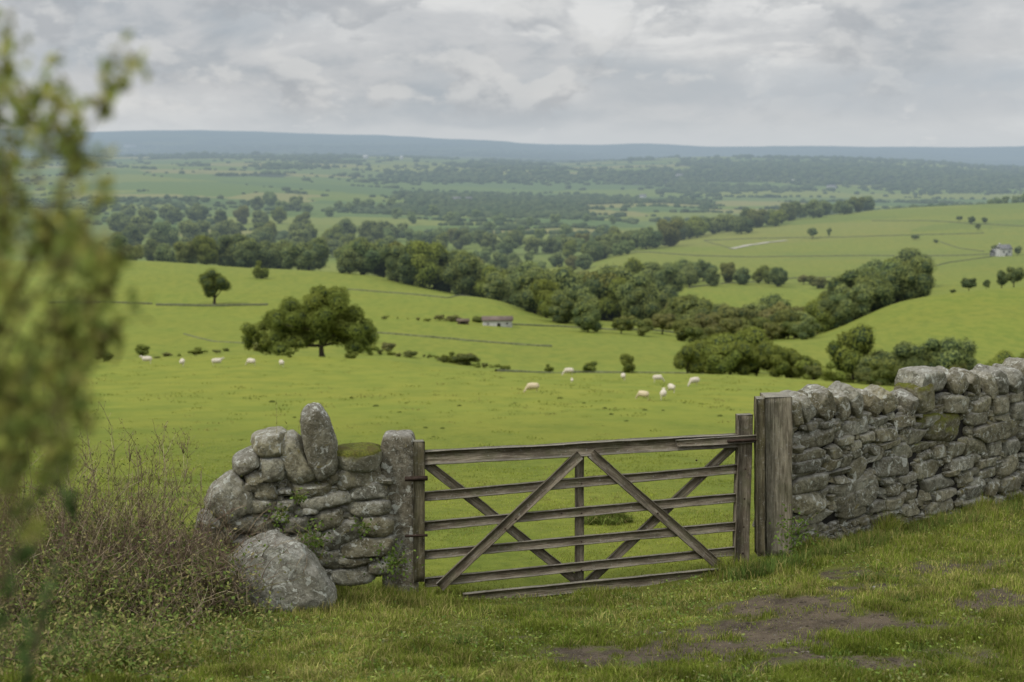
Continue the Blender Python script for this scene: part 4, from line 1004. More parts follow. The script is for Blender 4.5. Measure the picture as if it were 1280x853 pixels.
# past 300 individual trees, the ones that show smallest become one mass
def smallest_trees():
    ts = sorted([o for o in COL.objects if o.parent is None and o.name.startswith('broadleaf_tree')], key=lambda o: -o.scale.z / o.location.y)
    parts, cache = [], {}
    for o in ts[300:]:
        cr = [c for c in o.children if c.name.startswith('crown')][0]; me = cr.data
        if me.name not in cache:
            nv = len(me.vertices); co = np.zeros(nv * 3, np.float32); me.vertices.foreach_get('co', co); co = co.reshape(-1, 3).astype(float)
            tn = np.zeros(nv * 4, np.float32); me.attributes['tone'].data.foreach_get('color', tn); tn = tn.reshape(-1, 4)[:, :3]
            nt_ = sum(1 for p in me.polygons if p.loop_total == 4); q = co[:nt_ * 4].reshape(-1, 4, 3)[::3]; cen = q.mean(1, keepdims=True); q = cen + (q - cen) * 1.6
            core = co[nt_ * 4:]; cv, cf = ICO[2]; ncore = len(core) // len(cv)
            cache[me.name] = (q.reshape(-1, 3), tn[:nt_ * 4].reshape(-1, 4, 3)[::3].reshape(-1, 3), core, (cf[None] + (np.arange(ncore) * len(cv))[:, None, None]).reshape(-1, 3))
        q, tq, core, cf = cache[me.name]; s_ = np.array(o.scale); a = o.rotation_euler.z; Rm = np.array([[math.cos(a), -math.sin(a), 0], [math.sin(a), math.cos(a), 0], [0, 0, 1]]); L = np.array(o.location)
        tr = lambda V: (V * s_) @ Rm.T + L
        r = random.random(); parts.append((tr(q), [np.arange(len(q)).reshape(-1, 4)], tq * .6 + [r * .4, random.random() * .5, 0])); parts.append((tr(core), [cf], np.tile([.1, 1.0, 0], (len(core), 1))))
        for c in list(o.children): bpy.data.objects.remove(c)
        bpy.data.objects.remove(o)
    if parts:
        V, fl, tn = merge(parts); tag(link('distant_trees', build('distant_trees', V, fl, {'tone': tn}), M_leaf_wood), 'smallest trees of the far belts merging into the valley woods', 'trees', kind='stuff')
smallest_trees()
# ------------------------------------------------------------------ field walls and hedges
M_fwall = mat_simple('field_wall_stone', (.10, .108, .058), haze=True, var=.5, scale=1.2)
def strip(pts, h, w, name, label, cat, mat, hedge=False, group=None, seed=1):
    """a wall or hedge following the ground through screen-free stations (bearing px, height-line py)"""
    st = [ground_at(a, b) for a, b in pts]; base = st[0].copy(); ps = []
    for a, b in zip(st[:-1], st[1:]):
        n = max(3, int((b - a).length / (2.2 if hedge else 3.0))); 
        for k in range(n): q = a.lerp(b, k / n); ps.append((q.x, q.y))
    ps.append((st[-1].x, st[-1].y)); ps = np.array(ps); n = len(ps)
    s = np.arange(n) * .37
    z = height(ps[:, 0], ps[:, 1]); d = np.gradient(ps, axis=0); d /= np.linalg.norm(d, axis=1, keepdims=True) + 1e-9; nn = np.stack([-d[:, 1], d[:, 0]], 1)
    hh = h * (.55 + .9 * fbm(s * 1.3 + seed, s * 0, o=3, s=seed)) if hedge else h * (.85 + .3 * fbm(s + seed, s * 0, o=3, s=seed))
    if hedge: hh = hh * np.clip((fbm(s * .5 + seed, s * 0 + 3, o=2, s=seed) - .28) * 6, .15, 1)
    ww = w * (.7 + .6 * fbm(s + 9, s * 0 + seed, o=2, s=seed)); prof = [(-1, -.1), (-.85, .55), (-.45, .95), (.1, 1.0), (.55, .9), (.9, .5), (1, -.1)]
    V = np.zeros((n, len(prof), 3))
    for k, (a, b) in enumerate(prof):
        j = (RNG.random(n) - .5) * (.35 if hedge else .12)
        V[:, k, 0] = ps[:, 0] + nn[:, 0] * a * ww / 2 * (1 + j); V[:, k, 1] = ps[:, 1] + nn[:, 1] * a * ww / 2 * (1 + j); V[:, k, 2] = z + hh * b * (1 + j)
    i = np.arange(n * len(prof)).reshape(n, len(prof)); q = np.stack([i[:-1, :-1], i[1:, :-1], i[1:, 1:], i[:-1, 1:]], -1).reshape(-1, 4)
    Vf = V.reshape(-1, 3) - np.array(base); tn = np.stack([RNG.random(len(Vf)), RNG.random(len(Vf)), np.zeros(len(Vf))], 1)
    fl = [q]
    if hedge:      # leafy sprays over the body
        m = n * 26; ii = RNG.integers(0, n, m); jj = RNG.integers(1, len(prof) - 1, m)
        c = V[ii, jj] - np.array(base) + RNG.normal(0, .22, (m, 3)) * min(1.5, h / 2.5); lv, lf = leaves(c, .55 * h / 3, .45 * h / 3, rdir(m), rdir(m))
        fl = [np.vstack([q, lf + len(Vf)])]; tn = np.vstack([tn, np.repeat(RNG.random((m, 3)), 4, axis=0)]); Vf = np.vstack([Vf, lv])
    o = link(name, build(name, Vf, fl, {'tone': tn}), mat, loc=base)
    return tag(o, label, cat, group)
W = lambda pts, lab, h=1.3, k=1: strip(pts, h * .36, .5, 'field_wall', lab, 'field wall', M_fwall, False, None, k)
Hd = lambda pts, lab, h=2.0, w=2.2, k=1: strip(pts, h, w, 'hedgerow', lab, 'hedge', M_leaf_wood, True, None, k)
def bush_row(pts, n, h, label, group):
    for u in np.linspace(0, len(pts) - 1, n):
        i = min(int(u), len(pts) - 2); f = u - i; px = pts[i][0] * (1 - f) + pts[i + 1][0] * f + random.gauss(0, 7); py = pts[i][1] * (1 - f) + pts[i + 1][1] * f + random.uniform(-1, 1.5)
        tree(px, 0, h * random.choice((.4, .55, .8, 1.0, 1.7)), random.uniform(1.1, 2.6), [*BUSH, *SCRUB], 'bush', label, group, 'bush', ground_at(px, py))
W([(60, 379), (130, 379), (190, 381)], 'dark field wall on the left hill nearest the blurred shrub', 2.0, 1)
W([(195, 383), (268, 384), (335, 383)], 'dark field wall passing under the lone round oak', 2.4, 2)
W([(435, 363), (500, 368), (560, 374), (648, 384)], 'thin field wall curving over the upper left hill', 1.4, 3)
bush_row([(465, 398), (530, 401), (600, 406), (620, 409)], 14, 5, 'rough bush of the hedge line running left from the barn', 'bushes of the hedge left of the barn')
W([(640, 409), (700, 411), (770, 414), (850, 418)], 'low field wall running right from the barn', 1.4, 5)
W([(470, 418), (540, 424), (600, 430), (690, 436)], 'low broken wall below the barn', 1.1, 6)
bush_row([(452, 441), (520, 445), (565, 452), (610, 460)], 22, 9, 'low scrubby bush of the hedge line bounding the sheep pasture right of the oak', 'bushes of the hedge right of the big oak')
bush_row([(200, 446), (250, 440), (330, 437)], 9, 5, 'low scrubby bush of the hedge line behind the sheep on the left', 'bushes of the hedge behind the left sheep')
W([(230, 419), (270, 428), (330, 431)], 'faint broken wall in the field left of the oak', .55, 9)
W([(620, 464), (720, 465), (800, 466), (900, 468)], 'low wall along the far edge of the pasture in the middle', 1.0, 10)
bush_row([(1000, 473), (1050, 477), (1100, 481)], 8, 12, 'dark bush of the hedge line below the tall tree behind the drystone wall', 'bushes of the hedge behind the drystone wall')
W([(760, 318), (800, 316), (870, 320), (960, 321), (1060, 321), (1150, 320), (1240, 318)], 'long field wall crossing the right hand slopes', 2.2, 12)
W([(880, 301), (960, 298), (1050, 298), (1150, 294), (1230, 292)], 'upper field wall crossing the right hand slopes', 2.2, 13)
W([(1090, 276), (1160, 277), (1230, 281), (1290, 284)], 'field wall just below the right hand skyline', 2.2, 14)
W([(880, 301), (900, 307), (915, 312)], 'short wall joining two long walls on the right slope', 1.8, 15)
W([(1150, 336), (1190, 329), (1240, 322)], 'wall running down from the white farmhouse', 1.8, 16)
W([(860, 361), (920, 353), (1000, 347), (1040, 346)], 'field wall along the foot of the small bright field', 1.5, 17)
W([(1175, 303), (1200, 311), (1230, 314)], 'faint wall slanting down to the white farmhouse', 1.6, 18)
# pale cart track across the right-hand fields
def track(pts, w, name, mat, dz=.05):
    st = [ground_at(a, b) for a, b in pts]; ps = []
    for a, b in zip(st[:-1], st[1:]):
        for k in range(14): q = a.lerp(b, k / 14); ps.append((q.x, q.y))
    ps = np.array(ps); d = np.gradient(ps, axis=0); d /= np.linalg.norm(d, axis=1, keepdims=True); nn = np.stack([-d[:, 1], d[:, 0]], 1)
    V = []
    for s in (-1, -.33, .33, 1):
        e = ps + nn * s * w / 2; V.append(np.stack([e[:, 0], e[:, 1], height(e[:, 0], e[:, 1]) + dz], 1))
    V = np.stack(V, 1); n = len(ps); i = np.arange(n * 4).reshape(n, 4); q = np.stack([i[:-1, :-1], i[1:, :-1], i[1:, 1:], i[:-1, 1:]], -1).reshape(-1, 4)
    tag(link(name, build(name, V.reshape(-1, 3), q), mat), kind='structure')
M_track = mat_simple('pale_track', (.34, .32, .27), haze=True, var=.2, scale=.3)
track([(915, 312), (935, 307), (960, 303), (985, 301)], 7, 'farm_track', M_track, .5)

# ------------------------------------------------------------------ farm buildings
M_white = mat_simple('whitewashed_wall', (.42, .42, .40), haze=True, var=.2, scale=.8)
M_roofb = mat_simple('brown_slate_roof', (.13, .10, .085), haze=True, var=.25, scale=.7)
M_roofg = mat_simple('grey_slate_roof', (.14, .14, .14), haze=True, var=.2, scale=.5)
M_dark = mat_simple('dark_opening', (.02, .02, .02), haze=True)
M_rust = mat_simple('rusty_sheet', (.11, .085, .06), haze=True, var=.3, scale=.7)
def boxm(x0, x1, y0, y1, z0, z1):
    V = np.array([(x, y, z) for z in (z0, z1) for x, y in ((x0, y0), (x1, y0), (x1, y1), (x0, y1))], float)
    return V, [np.array([(0, 3, 2, 1), (4, 5, 6, 7), (0, 1, 5, 4), (1, 2, 6, 5), (2, 3, 7, 6), (3, 0, 4, 7)])], None
def house(base, L, D, h, rise, rot, mw, mr, name, label, doors=(), windows=(), chimney=False, cat='building', group=None):
    t = thing(name, label, cat, base, group); t.rotation_euler = (0, 0, rot)
    V = np.array([(-L/2, 0, -1.2), (L/2, 0, -1.2), (L/2, D, -1.2), (-L/2, D, -1.2), (-L/2, 0, h), (L/2, 0, h), (L/2, D, h), (-L/2, D, h), (-L/2, D/2, h + rise), (L/2, D/2, h + rise)], float)
    link('wall', build('wall', V, [np.array([(0, 1, 5, 4), (2, 3, 7, 6), (1, 2, 6, 5), (3, 0, 4, 7)]), np.array([(4, 7, 8), (5, 6, 9)])]), mw, t)
    o = .35; th = .22; k = rise / (D / 2); zo = h - o * k
    R = np.array([(-L/2-o, -o, zo), (L/2+o, -o, zo), (L/2+o, D/2, h+rise), (-L/2-o, D/2, h+rise), (L/2+o, D+o, zo), (-L/2-o, D+o, zo)]); R2 = R + [0, 0, th]; R = R + [0, 0, .01]
    V = np.vstack([R, R2]); f = [(6, 7, 8, 9), (9, 8, 10, 11), (0, 3, 2, 1), (3, 5, 4, 2), (0, 1, 7, 6), (4, 5, 11, 10), (1, 2, 8, 7), (2, 4, 10, 8), (3, 0, 6, 9), (5, 3, 9, 11)]
    rf = link('roof', build('roof', V, [np.array(f)]), mr, t)
    if chimney:
        V, f, _ = boxm(-L*.42, -L*.42 + .9, D/2 - .4, D/2 + .4, h + rise - .4, h + rise + 1.1); link('chimney', build('chimney', V, f), mw, rf)
    for x, w, z0, z1 in doors: V, f, _ = boxm(x - w/2, x + w/2, -.05, .1, z0, z1); link('door', build('door', V, f), M_dark, t)
    for x, w, z0, z1 in windows: V, f, _ = boxm(x - w/2, x + w/2, -.04, .1, z0, z1); link('window', build('window', V, f), M_dark, t)
    return t
b = ground_at(622, 411); s = b.y / F
house(b, 37 * s, 13 * s, 8.0 * s, 3.6 * s, .05, M_white, M_roofb, 'stone_barn', 'long low white field barn with brown roof in the middle fields', doors=[(1.5 * s, 4.5 * s, -.2, 4 * s)], windows=[(-12 * s, 2 * s, 2.5 * s, 4.5 * s), (12 * s, 2 * s, 2.5 * s, 4.5 * s)])
b = ground_at(579, 408); s = b.y / F
house(b, 14 * s, 8 * s, 4.2 * s, 1.8 * s, .05, M_rust, M_rust, 'open_shed', 'small rusty brown shed left of the white barn', doors=[(0, 6 * s, 0, 3 * s)])
b = ground_at(1258, 321); s = b.y / F
house(b, 16 * s, 14 * s, 9 * s, 5 * s, .25, M_white, M_roofg, 'farmhouse', 'whitewashed farmhouse with grey roof on the right hand slope', doors=[(0, 2 * s, 0, 4 * s)], windows=[(-4 * s, 2 * s, 4 * s, 6.5 * s), (4 * s, 2 * s, 4 * s, 6.5 * s)], chimney=True)
b = ground_at(1247, 321); s = b.y / F
house(b, 9 * s, 10 * s, 5 * s, 3.5 * s, .25, M_roofg, M_roofg, 'outbuilding', 'low grey outbuilding joined to the left of the white farmhouse', doors=[(0, 3 * s, 0, 3.4 * s)])
for px, py, w, lab in ((457, 197, 6, 'tiny white farm building on the far left ridge'), (502, 198, 4, 'smaller white building right of the one on the far ridge'), (570, 251, 12, 'long pale farm building among trees in the middle valley'), (586, 251, 8, 'shorter pale farm building among trees in the middle valley'), (1040, 236, 11, 'white farm building far off on the right plain'), (992, 229, 4, 'tiny white cottage left of the far white farm'), (804, 247, 8, 'pale farmhouse beyond the long wood'), (162, 184, 14, 'pale building near the horizon on the left'), (850, 222, 9, 'dim farm building on the far green ridge')):
    b = ground_at(px, py); s = b.y / F
    house(b, w * s, w * .5 * s, 2.6 * s, 1.5 * s, .1, M_white, M_roofg if w > 6 else M_white, 'farm_building', lab)

# ------------------------------------------------------------------ sheep
def sheep_mesh(graze, seed):
    r = np.random.default_rng(seed); V0, f0 = ICO[3]; parts = []
    def ell(c, s, pitch=0.0):
        q = V0 * np.array(s); cp, sp = math.cos(pitch), math.sin(pitch)
        q = np.stack([q[:, 0] * cp + q[:, 2] * sp, q[:, 1], -q[:, 0] * sp + q[:, 2] * cp], 1); parts.append((q + np.array(c), [f0], None))
    ell((0, 0, .62), (.52, .27, .29)); ell((-.30, 0, .62), (.26, .27, .27)); ell((.28, 0, .62), (.26, .25, .28)); ell((-.52, 0, .60), (.07, .06, .15))
    if graze: ell((.55, 0, .46), (.20, .11, .12), .95); ell((.74, 0, .20), (.16, .07, .085), 1.0); e = (.66, .31)
    else: ell((.52, 0, .78), (.20, .12, .13), -.75); ell((.72, 0, .90), (.16, .075, .09), .35); e = (.62, .95)
    for s in (-1, 1): ell((e[0], s * .12, e[1]), (.035, .08, .03))
    pts = []; rr = []
    for x, y in ((.30, .13), (.30, -.13), (-.34, .14), (-.34, -.14)):
        dx = .05 * r.normal(); pts.append([(x, y, .5), (x + (.02 if x > 0 else -.06), y, .28), (x + dx, y, .04), (x + dx + .01, y, -.02)]); rr.append([.075, .05, .035, .042])
    V, f = tubes(np.array(pts), np.array(rr), 6)
    n0 = 0; Vs, fs, _ = merge(parts + [(V, f, None)])
    # close the open tube ends so the remesher sees solids
    me = build('sheep', Vs, fs); o = link('sheep', me); md = o.modifiers.new('r', 'REMESH'); md.mode = 'VOXEL'; md.voxel_size = .022; md.use_smooth_shade = True
    dg = bpy.context.evaluated_depsgraph_get(); m2 = bpy.data.meshes.new_from_object(o.evaluated_get(dg)); bpy.data.objects.remove(o)
    c = np.zeros(len(m2.vertices) * 3, np.float32); m2.vertices.foreach_get('co', c); c = c.reshape(-1, 3).astype(float)
    body = ((c[:, 2] > .36) & (c[:, 0] < .5))[:, None]
    w = np.stack([fbm(c[:, 0] * 16, c[:, 1] * 16, c[:, 2] * 16 + k * 9, o=2, s=k) - .5 for k in range(3)], 1) * .045 * body
    m2.vertices.foreach_set('co', (c + w).astype(np.float32).ravel()); m2.update(); m2.materials.clear(); m2.name = 'sheep'; return m2
SG, SS = sheep_mesh(True, 1), sheep_mesh(False, 2)
SG2 = SG.copy(); SG.materials.append(M_fleece); SS.materials.append(M_fleece); SG2.materials.append(M_fleece2)
SH = [(184, 456, 15, 3.3, SS, 1, 'leftmost white sheep standing at the far pasture edge'), (228, 459, 12, 1.7, SG, 1, 'white sheep second from the left, end on, by the far pasture edge'), (271, 458, 16, .15, SS, 1, 'larger white sheep in the middle of the left five, side on'), (314, 458, 12, 2.6, SG, 1, 'white sheep below the left side of the big oak'), (352, 459, 11, 1.9, SG, .9, 'white sheep directly below the big oak, end on'),
    (666, 491, 20, 3.35, SG2, 1, 'large sandy coloured sheep grazing nearest the gate rail, head to the left'), (711, 469, 13, 3.3, SG, 1, 'white sheep just above the lamb'), (715, 478, 7, 1.6, SS, .5, 'tiny white lamb under a grazing ewe'), (779, 475, 11, 1.5, SG, .95, 'small white sheep below the rounded hawthorn, end on'), (822, 478, 17, .1, SG, 1.0, 'wide white sheep side on at the top of the right group'),
    (804, 500, 14, 2.5, SG2, .95, 'lower left sheep of the right group, turned away with its head down'), (829, 500, 12, 1.4, SS, 1.0, 'lower middle sheep of the right group, facing the gate'), (839, 491, 11, 1.8, SG, .9, 'small white sheep just above the lower middle one'), (868, 483, 12, 3.7, SG, .9, 'rightmost white sheep, on its own')]
for px, py, wpx, rz, me, sc, lab in SH:
    q = ground_at(px, py); o = bpy.data.objects.new('sheep' if sc > .6 else 'lamb', me); COL.objects.link(o)
    k = q.y / F * 17.5 / 1.2 * (sc if sc > .6 else .6) if py > 480 else q.y / F * 13.5 / 1.2 * (sc if sc > .6 else .55)
    o.location = q + Vector((0, 0, .01)); o.scale = (k, k * 1.05, k); o.rotation_euler = (0, 0, rz); tag(o, lab, 'sheep' if sc > .6 else 'lamb')

# ------------------------------------------------------------------ bramble thicket and dry weeds on the left
def arch(n, cx, cy, rx, ry, h, spread, r0, k=9, sag=.7):
    b = np.stack([cx + RNG.normal(0, rx, n), cy + RNG.normal(0, ry, n)], 1); z = height(b[:, 0], b[:, 1])
    a = RNG.uniform(0, 2 * math.pi, n); L = h * RNG.uniform(.5, 1.15, n); t = np.linspace(0, 1, k)[None, :]
    sp = spread * RNG.uniform(.3, 1.5, n)[:, None]
    X = b[:, :1] + np.cos(a)[:, None] * sp * t ** 1.4; Yy = b[:, 1:] + np.sin(a)[:, None] * sp * t ** 1.4
    Zz = z[:, None] + L[:, None] * (t * (1 + sag) - sag * t ** 2.2)
    pts = np.stack([X, Yy, Zz], 2); pts += np.cumsum(RNG.normal(0, .016, pts.shape), 1) * np.linspace(0, 1, k)[None, :, None]
    return pts, (r0 * RNG.uniform(.6, 1.3, n))[:, None] * np.linspace(1, .35, k)[None, :]
def twigs(pts, per, L, r, up=.5, k=4):
    n, kk, _ = pts.shape; i = RNG.integers(0, n, n * per); j = RNG.integers(kk // 3, kk, n * per); s = pts[i, j]
    d = rdir(len(s)); d[:, 2] = np.abs(d[:, 2]) * .6 + up; d /= np.linalg.norm(d, axis=1, keepdims=True)
    t = np.linspace(0, 1, k)[None, :, None]; ln = (L * RNG.uniform(.3, 1.3, len(s)))[:, None, None]
    q = s[:, None] + d[:, None] * t * ln; q += np.cumsum(RNG.normal(0, L * .06, q.shape), 1) * t
    return q, np.full((len(s), k), r) * np.linspace(1, .4, k)[None]
def stems_mesh(groups, palette):
    parts = []
    for pts, rad in groups:
        V, f = tubes(pts, rad, 3); n, k, _ = pts.shape
        c = np.array(palette)[RNG.integers(0, len(palette), n)] * RNG.uniform(.6, 1.35, (n, 1)); parts.append((V, f, np.repeat(c, k * 3, axis=0)))
    return merge(parts)
DRY = [(.18, .125, .085), (.13, .09, .065), (.26, .20, .13), (.17, .12, .09), (.15, .14, .06), (.34, .28, .18)]
GRN = [(.15, .20, .05), (.22, .24, .07), (.11, .16, .04), (.25, .22, .09)]
def bramble(px, Y, rx, h, n, label, nleaf=500, spread=.45, stem_up=0, dry=DRY, leafpal=GRN):
    X = (px - CX) / F * Y; base = Vector((X, Y, hz(X, Y)))
    t = thing('bramble_bush', label, 'bramble bush', base)
    m, r = arch(n, X, Y, rx, .28, h, spread, .0042); low = arch(n, X, Y, rx * 1.1, .3, h * .62, spread * .8, .0035, sag=1.3)
    gs = [(m, r), low, twigs(m, 5, .16, .0018), twigs(low[0], 5, .13, .0016, .3)]
    if stem_up:
        u, ur = arch(stem_up, X + .08, Y, rx * .8, .15, h * 1.5, .2, .0045, sag=.05); tw = twigs(u, 11, .17, .0024, .9); tw2 = twigs(tw[0], 3, .07, .0017, .9, 3); gs += [(u, ur), tw, tw2]
        ends = np.vstack([tw[0][:, -1], tw2[0][:, -1]])
    V, fl, cs = stems_mesh(gs, dry); link('stem_tangle', build('stem_tangle', V - np.array(base), fl, {'tone': cs}), M_stem, t)
    q = m.reshape(-1, 3)[RNG.integers(0, m.shape[0] * m.shape[1], nleaf)] + RNG.normal(0, .09, (nleaf, 3)) - [0, 0, .03]; q2 = low[0].reshape(-1, 3)[RNG.integers(0, n * 9, nleaf * 2)] + RNG.normal(0, .06, (nleaf * 2, 3)); q = np.vstack([q, q2, q2 + RNG.normal(0, .03, q2.shape)])
    V, f = leaves(q, RNG.uniform(.018, .048, len(q)), RNG.uniform(.010, .024, len(q)), rdir(len(q)), rdir(len(q)) + [0, -.3, .8])
    c = np.repeat(np.array(leafpal)[RNG.integers(0, len(leafpal), len(q))] * RNG.uniform(.5, 1.4, (len(q), 1)), 4, axis=0)
    if stem_up:
        e = ends + RNG.normal(0, .006, ends.shape); V2, f2 = leaves(e, .016, .009, rdir(len(e)), rdir(len(e))); c2 = np.repeat(np.array([(.17, .14, .06)]) * RNG.uniform(.6, 1.5, (len(e), 1)), 4, axis=0)
        V = np.vstack([V, V2]); f = np.vstack([f, f2 + len(V) - len(V2)]); c = np.vstack([c, c2])
    link('leaves', build('leaves', V - np.array(base), f, {'tone': c}), M_weed, t); return t
bramble(235, 11.35, .26, .62, 170, 'brown tangled bramble bush beside the big boulder', 600)
bramble(165, 11.45, .30, .86, 190, 'twiggy bramble bush with thin upright seed stalks left of the broken wall', 700, stem_up=38)
bramble(70, 11.3, .34, 1.08, 200, 'tall greenish bramble bush behind the blurred shrub', 1400, stem_up=14)
bramble(-40, 11.2, .34, 1.15, 150, 'tall bramble bush at the left frame edge', 1200)
bramble(120, 10.8, .34, .58, 170, 'low spreading bramble bush in front of the twiggy one', 1500)
bramble(15, 10.4, .34, .62, 90, 'leafy low bramble bush in the lower left corner', 2600)
bramble(205, 11.0, .20, .28, 70, 'lowest flattened bramble bush by the mown grass', 500, spread=.35)
bramble(60, 9.3, .42, .22, 26, 'matted low leafy bramble near the bottom left corner', 1500, spread=.4)
bramble(150, 10.0, .36, .18, 22, 'matted low leafy bramble creeping over the grass below the twiggy one', 1000, spread=.35)
bramble(-10, 8.7, .36, .26, 24, 'matted low leafy bramble at the very bottom left', 1500, spread=.4)
bramble(262, 12.0, .18, .45, 70, 'thin weedy bramble bush growing up to the leaning slab', 400, stem_up=26, spread=.25)
# small green creeper between stones
def creeper(px, py, Y, r, n, label, name='creeper'):
    c = P(px, py, Y); q = RNG.normal(0, r, (n, 3)) * [1, .35, 1] ; V, f = leaves(q, RNG.uniform(.02, .045, n), RNG.uniform(.015, .03, n), rdir(n), rdir(n) + [0, -1, .5])
    col = np.repeat(np.array([(.10, .15, .03)]) * RNG.uniform(.6, 1.5, (n, 1)), 4, axis=0)
    t = thing(name, label, 'plant', c); pts = np.stack([np.zeros((18, 3)), q[:18] * .5 + RNG.normal(0, .02, (18, 3)), q[:18]], 1)
    V2, f2, c2 = stems_mesh([(pts, np.full((18, 3), .002))], GRN); link('stem_tangle', build('stem_tangle', V2, f2, {'tone': c2}), M_stem, t)
    link('leaves', build('leaves', V, f, {'tone': col}), M_weed, t)
creeper(392, 672, 11.75, .09, 150, 'leafy green weed growing behind the top of the boulder')
creeper(350, 645, 11.8, .06, 70, 'small green weed rooted in the middle of the broken wall'); creeper(455, 660, 11.85, .05, 40, 'tiny green weed in a joint near the stone gatepost')
creeper(495, 705, 11.95, .09, 160, 'green weed at the foot of the stone gatepost'); creeper(992, 668, 12.6, .11, 200, 'nettle like weed at the foot of the wooden gatepost'); creeper(372, 622, 11.85, .04, 40, 'thin sprig growing from the upper wall joint')
for px, py0, py1 in ((346, 548, 505), (371, 548, 515), (357, 560, 530)):
    A = P(px, py0, 12.0); B = P(px + random.uniform(-4, 8), py1, 12.0); k = 6; t_ = np.linspace(0, 1, k)[:, None]
    pts = (np.array(A) * (1 - t_) + np.array(B) * t_)[None]; tw = twigs(np.repeat(pts, 6, 0), 3, .04, .001, .9, 3)
    V, fl, cs = stems_mesh([(pts, np.linspace(.0022, .001, k)[None]), tw], GRN[1:]); tag(link('dry_stalk', build('dry_stalk', V - np.array(A), fl, {'tone': cs}), M_stem, loc=A), 'thin dry stalk rising from the top of the broken wall', 'stalk', 'thin stalks on the broken wall')

# ------------------------------------------------------------------ shrub close to the viewer
def near_shrub():
    Y0 = 1.85; bx = -1.25; base = Vector((bx, Y0, hz(bx, Y0)))
    t = thing('leafy_shrub', 'tall leafy yellow green shrub at the left edge, very close and blurred', 'shrub', base)
    tips = [(22, 92, 1.9), (-10, 135, 1.8), (58, 150, 2.0), (148, 128, 1.9), (108, 205, 1.95), (62, 205, 1.75), (155, 265, 1.9), (130, 330, 1.8), (165, 345, 2.0), (95, 300, 1.7), (30, 250, 1.85), (0, 330, 1.7), (150, 430, 1.95), (60, 420, 1.8), (120, 520, 1.85), (20, 520, 1.7), (-40, 200, 1.8), (-60, 330, 1.9), (85, 575, 1.75), (-30, 450, 1.7), (150, 390, 2.05), (100, 455, 2.0)]
    S = []; R = []; k = 12
    for px, py, Y in tips:
        Y *= 1.02; e = np.array(P(px - 16 - max(0, px - 130) * .4, py, Y)); s = np.array(base) + RNG.normal(0, .06, 3) * [1, 1, 0]; m = np.array([e[0] - .20 - .1 * RNG.random(), (s[1] + e[1]) / 2, e[2] - .42]); u = np.linspace(0, 1, k)[:, None]
        q = s * (1 - u) ** 2 + 2 * m * u * (1 - u) + e * u ** 2; q += RNG.normal(0, .006, q.shape); S.append(q); R.append(np.linspace(.006, .0016, k))
    S = np.array(S); R = np.array(R)
    tw, twr = twigs(S[:, 5:], 12, .085, .0013, 1.0, 5)
    V, fl, cs = stems_mesh([(S, R), (tw, twr)], [(.10, .07, .04), (.14, .11, .04), (.12, .12, .04)]); link('branches', build('branches', V - np.array(base), fl, {'tone': cs}), M_stem, t)
    allp = np.vstack([S[:, 5:].reshape(-1, 3), tw.reshape(-1, 3)]); allp = allp[allp[:, 2] > P(0, 580, 1.88).z + RNG.uniform(-.12, .1, len(allp))]; n = 4600; i = RNG.integers(0, len(allp), n); c = allp[i] + RNG.normal(0, .010, (n, 3))
    d = rdir(n) * .8 + [0, 0, .6]; V, f = leaves(c, RNG.uniform(.014, .032, n), RNG.uniform(.008, .016, n), d, rdir(n) + [0, -.5, .5])
    pal = np.array([(.22, .27, .065), (.30, .33, .075), (.18, .23, .06), (.34, .33, .09), (.20, .18, .07), (.13, .16, .05)]); col = pal[RNG.integers(0, 6, n)] * RNG.uniform(.7, 1.3, (n, 1))
    link('leaves', build('leaves', V - np.array(base), f, {'tone': np.repeat(col, 4, axis=0)}), M_weed, t)
    # a second, lower shrub with cooler leaves
    base = Vector((-.98, 2.25, hz(-.98, 2.25))); t = thing('leafy_shrub', 'low dim green shrub in the lower left corner, close and blurred', 'shrub', base)
    tips = [(20, 640, 2.2), (75, 690, 2.3), (10, 740, 2.2), (55, 780, 2.25), (30, 700, 2.1), (100, 740, 2.3), (-20, 800, 2.1), (90, 640, 2.35)]
    S = []; 
    for px, py, Y in tips:
        e = np.array(P(px, py, Y)); s = np.array(base); m = (s + e) / 2 + [-.08, 0, .12]; u = np.linspace(0, 1, k)[:, None]; S.append(s * (1 - u) ** 2 + 2 * m * u * (1 - u) + e * u ** 2)
    S = np.array(S); tw, twr = twigs(S[:, 5:], 3, .08, .0014, .6, 4)
    V, fl, cs = stems_mesh([(S, np.repeat(np.linspace(.004, .0014, k)[None], len(S), 0)), (tw, twr)], [(.10, .08, .05), (.16, .12, .07)]); link('branches', build('branches', V - np.array(base), fl, {'tone': cs}), M_stem, t)
    n = 260; c = tw.reshape(-1, 3)[RNG.integers(0, tw.shape[0] * 4, n)]; V, f = leaves(c, RNG.uniform(.02, .04, n), RNG.uniform(.014, .022, n), rdir(n) + [0, 0, .4], rdir(n) + [0, -.5, .6])
    link('leaves', build('leaves', V - np.array(base), f, {'tone': np.repeat(np.array([(.07, .11, .035)]) * RNG.uniform(.6, 1.5, (n, 1)), 4, axis=0)}), M_weed, t)
near_shrub()

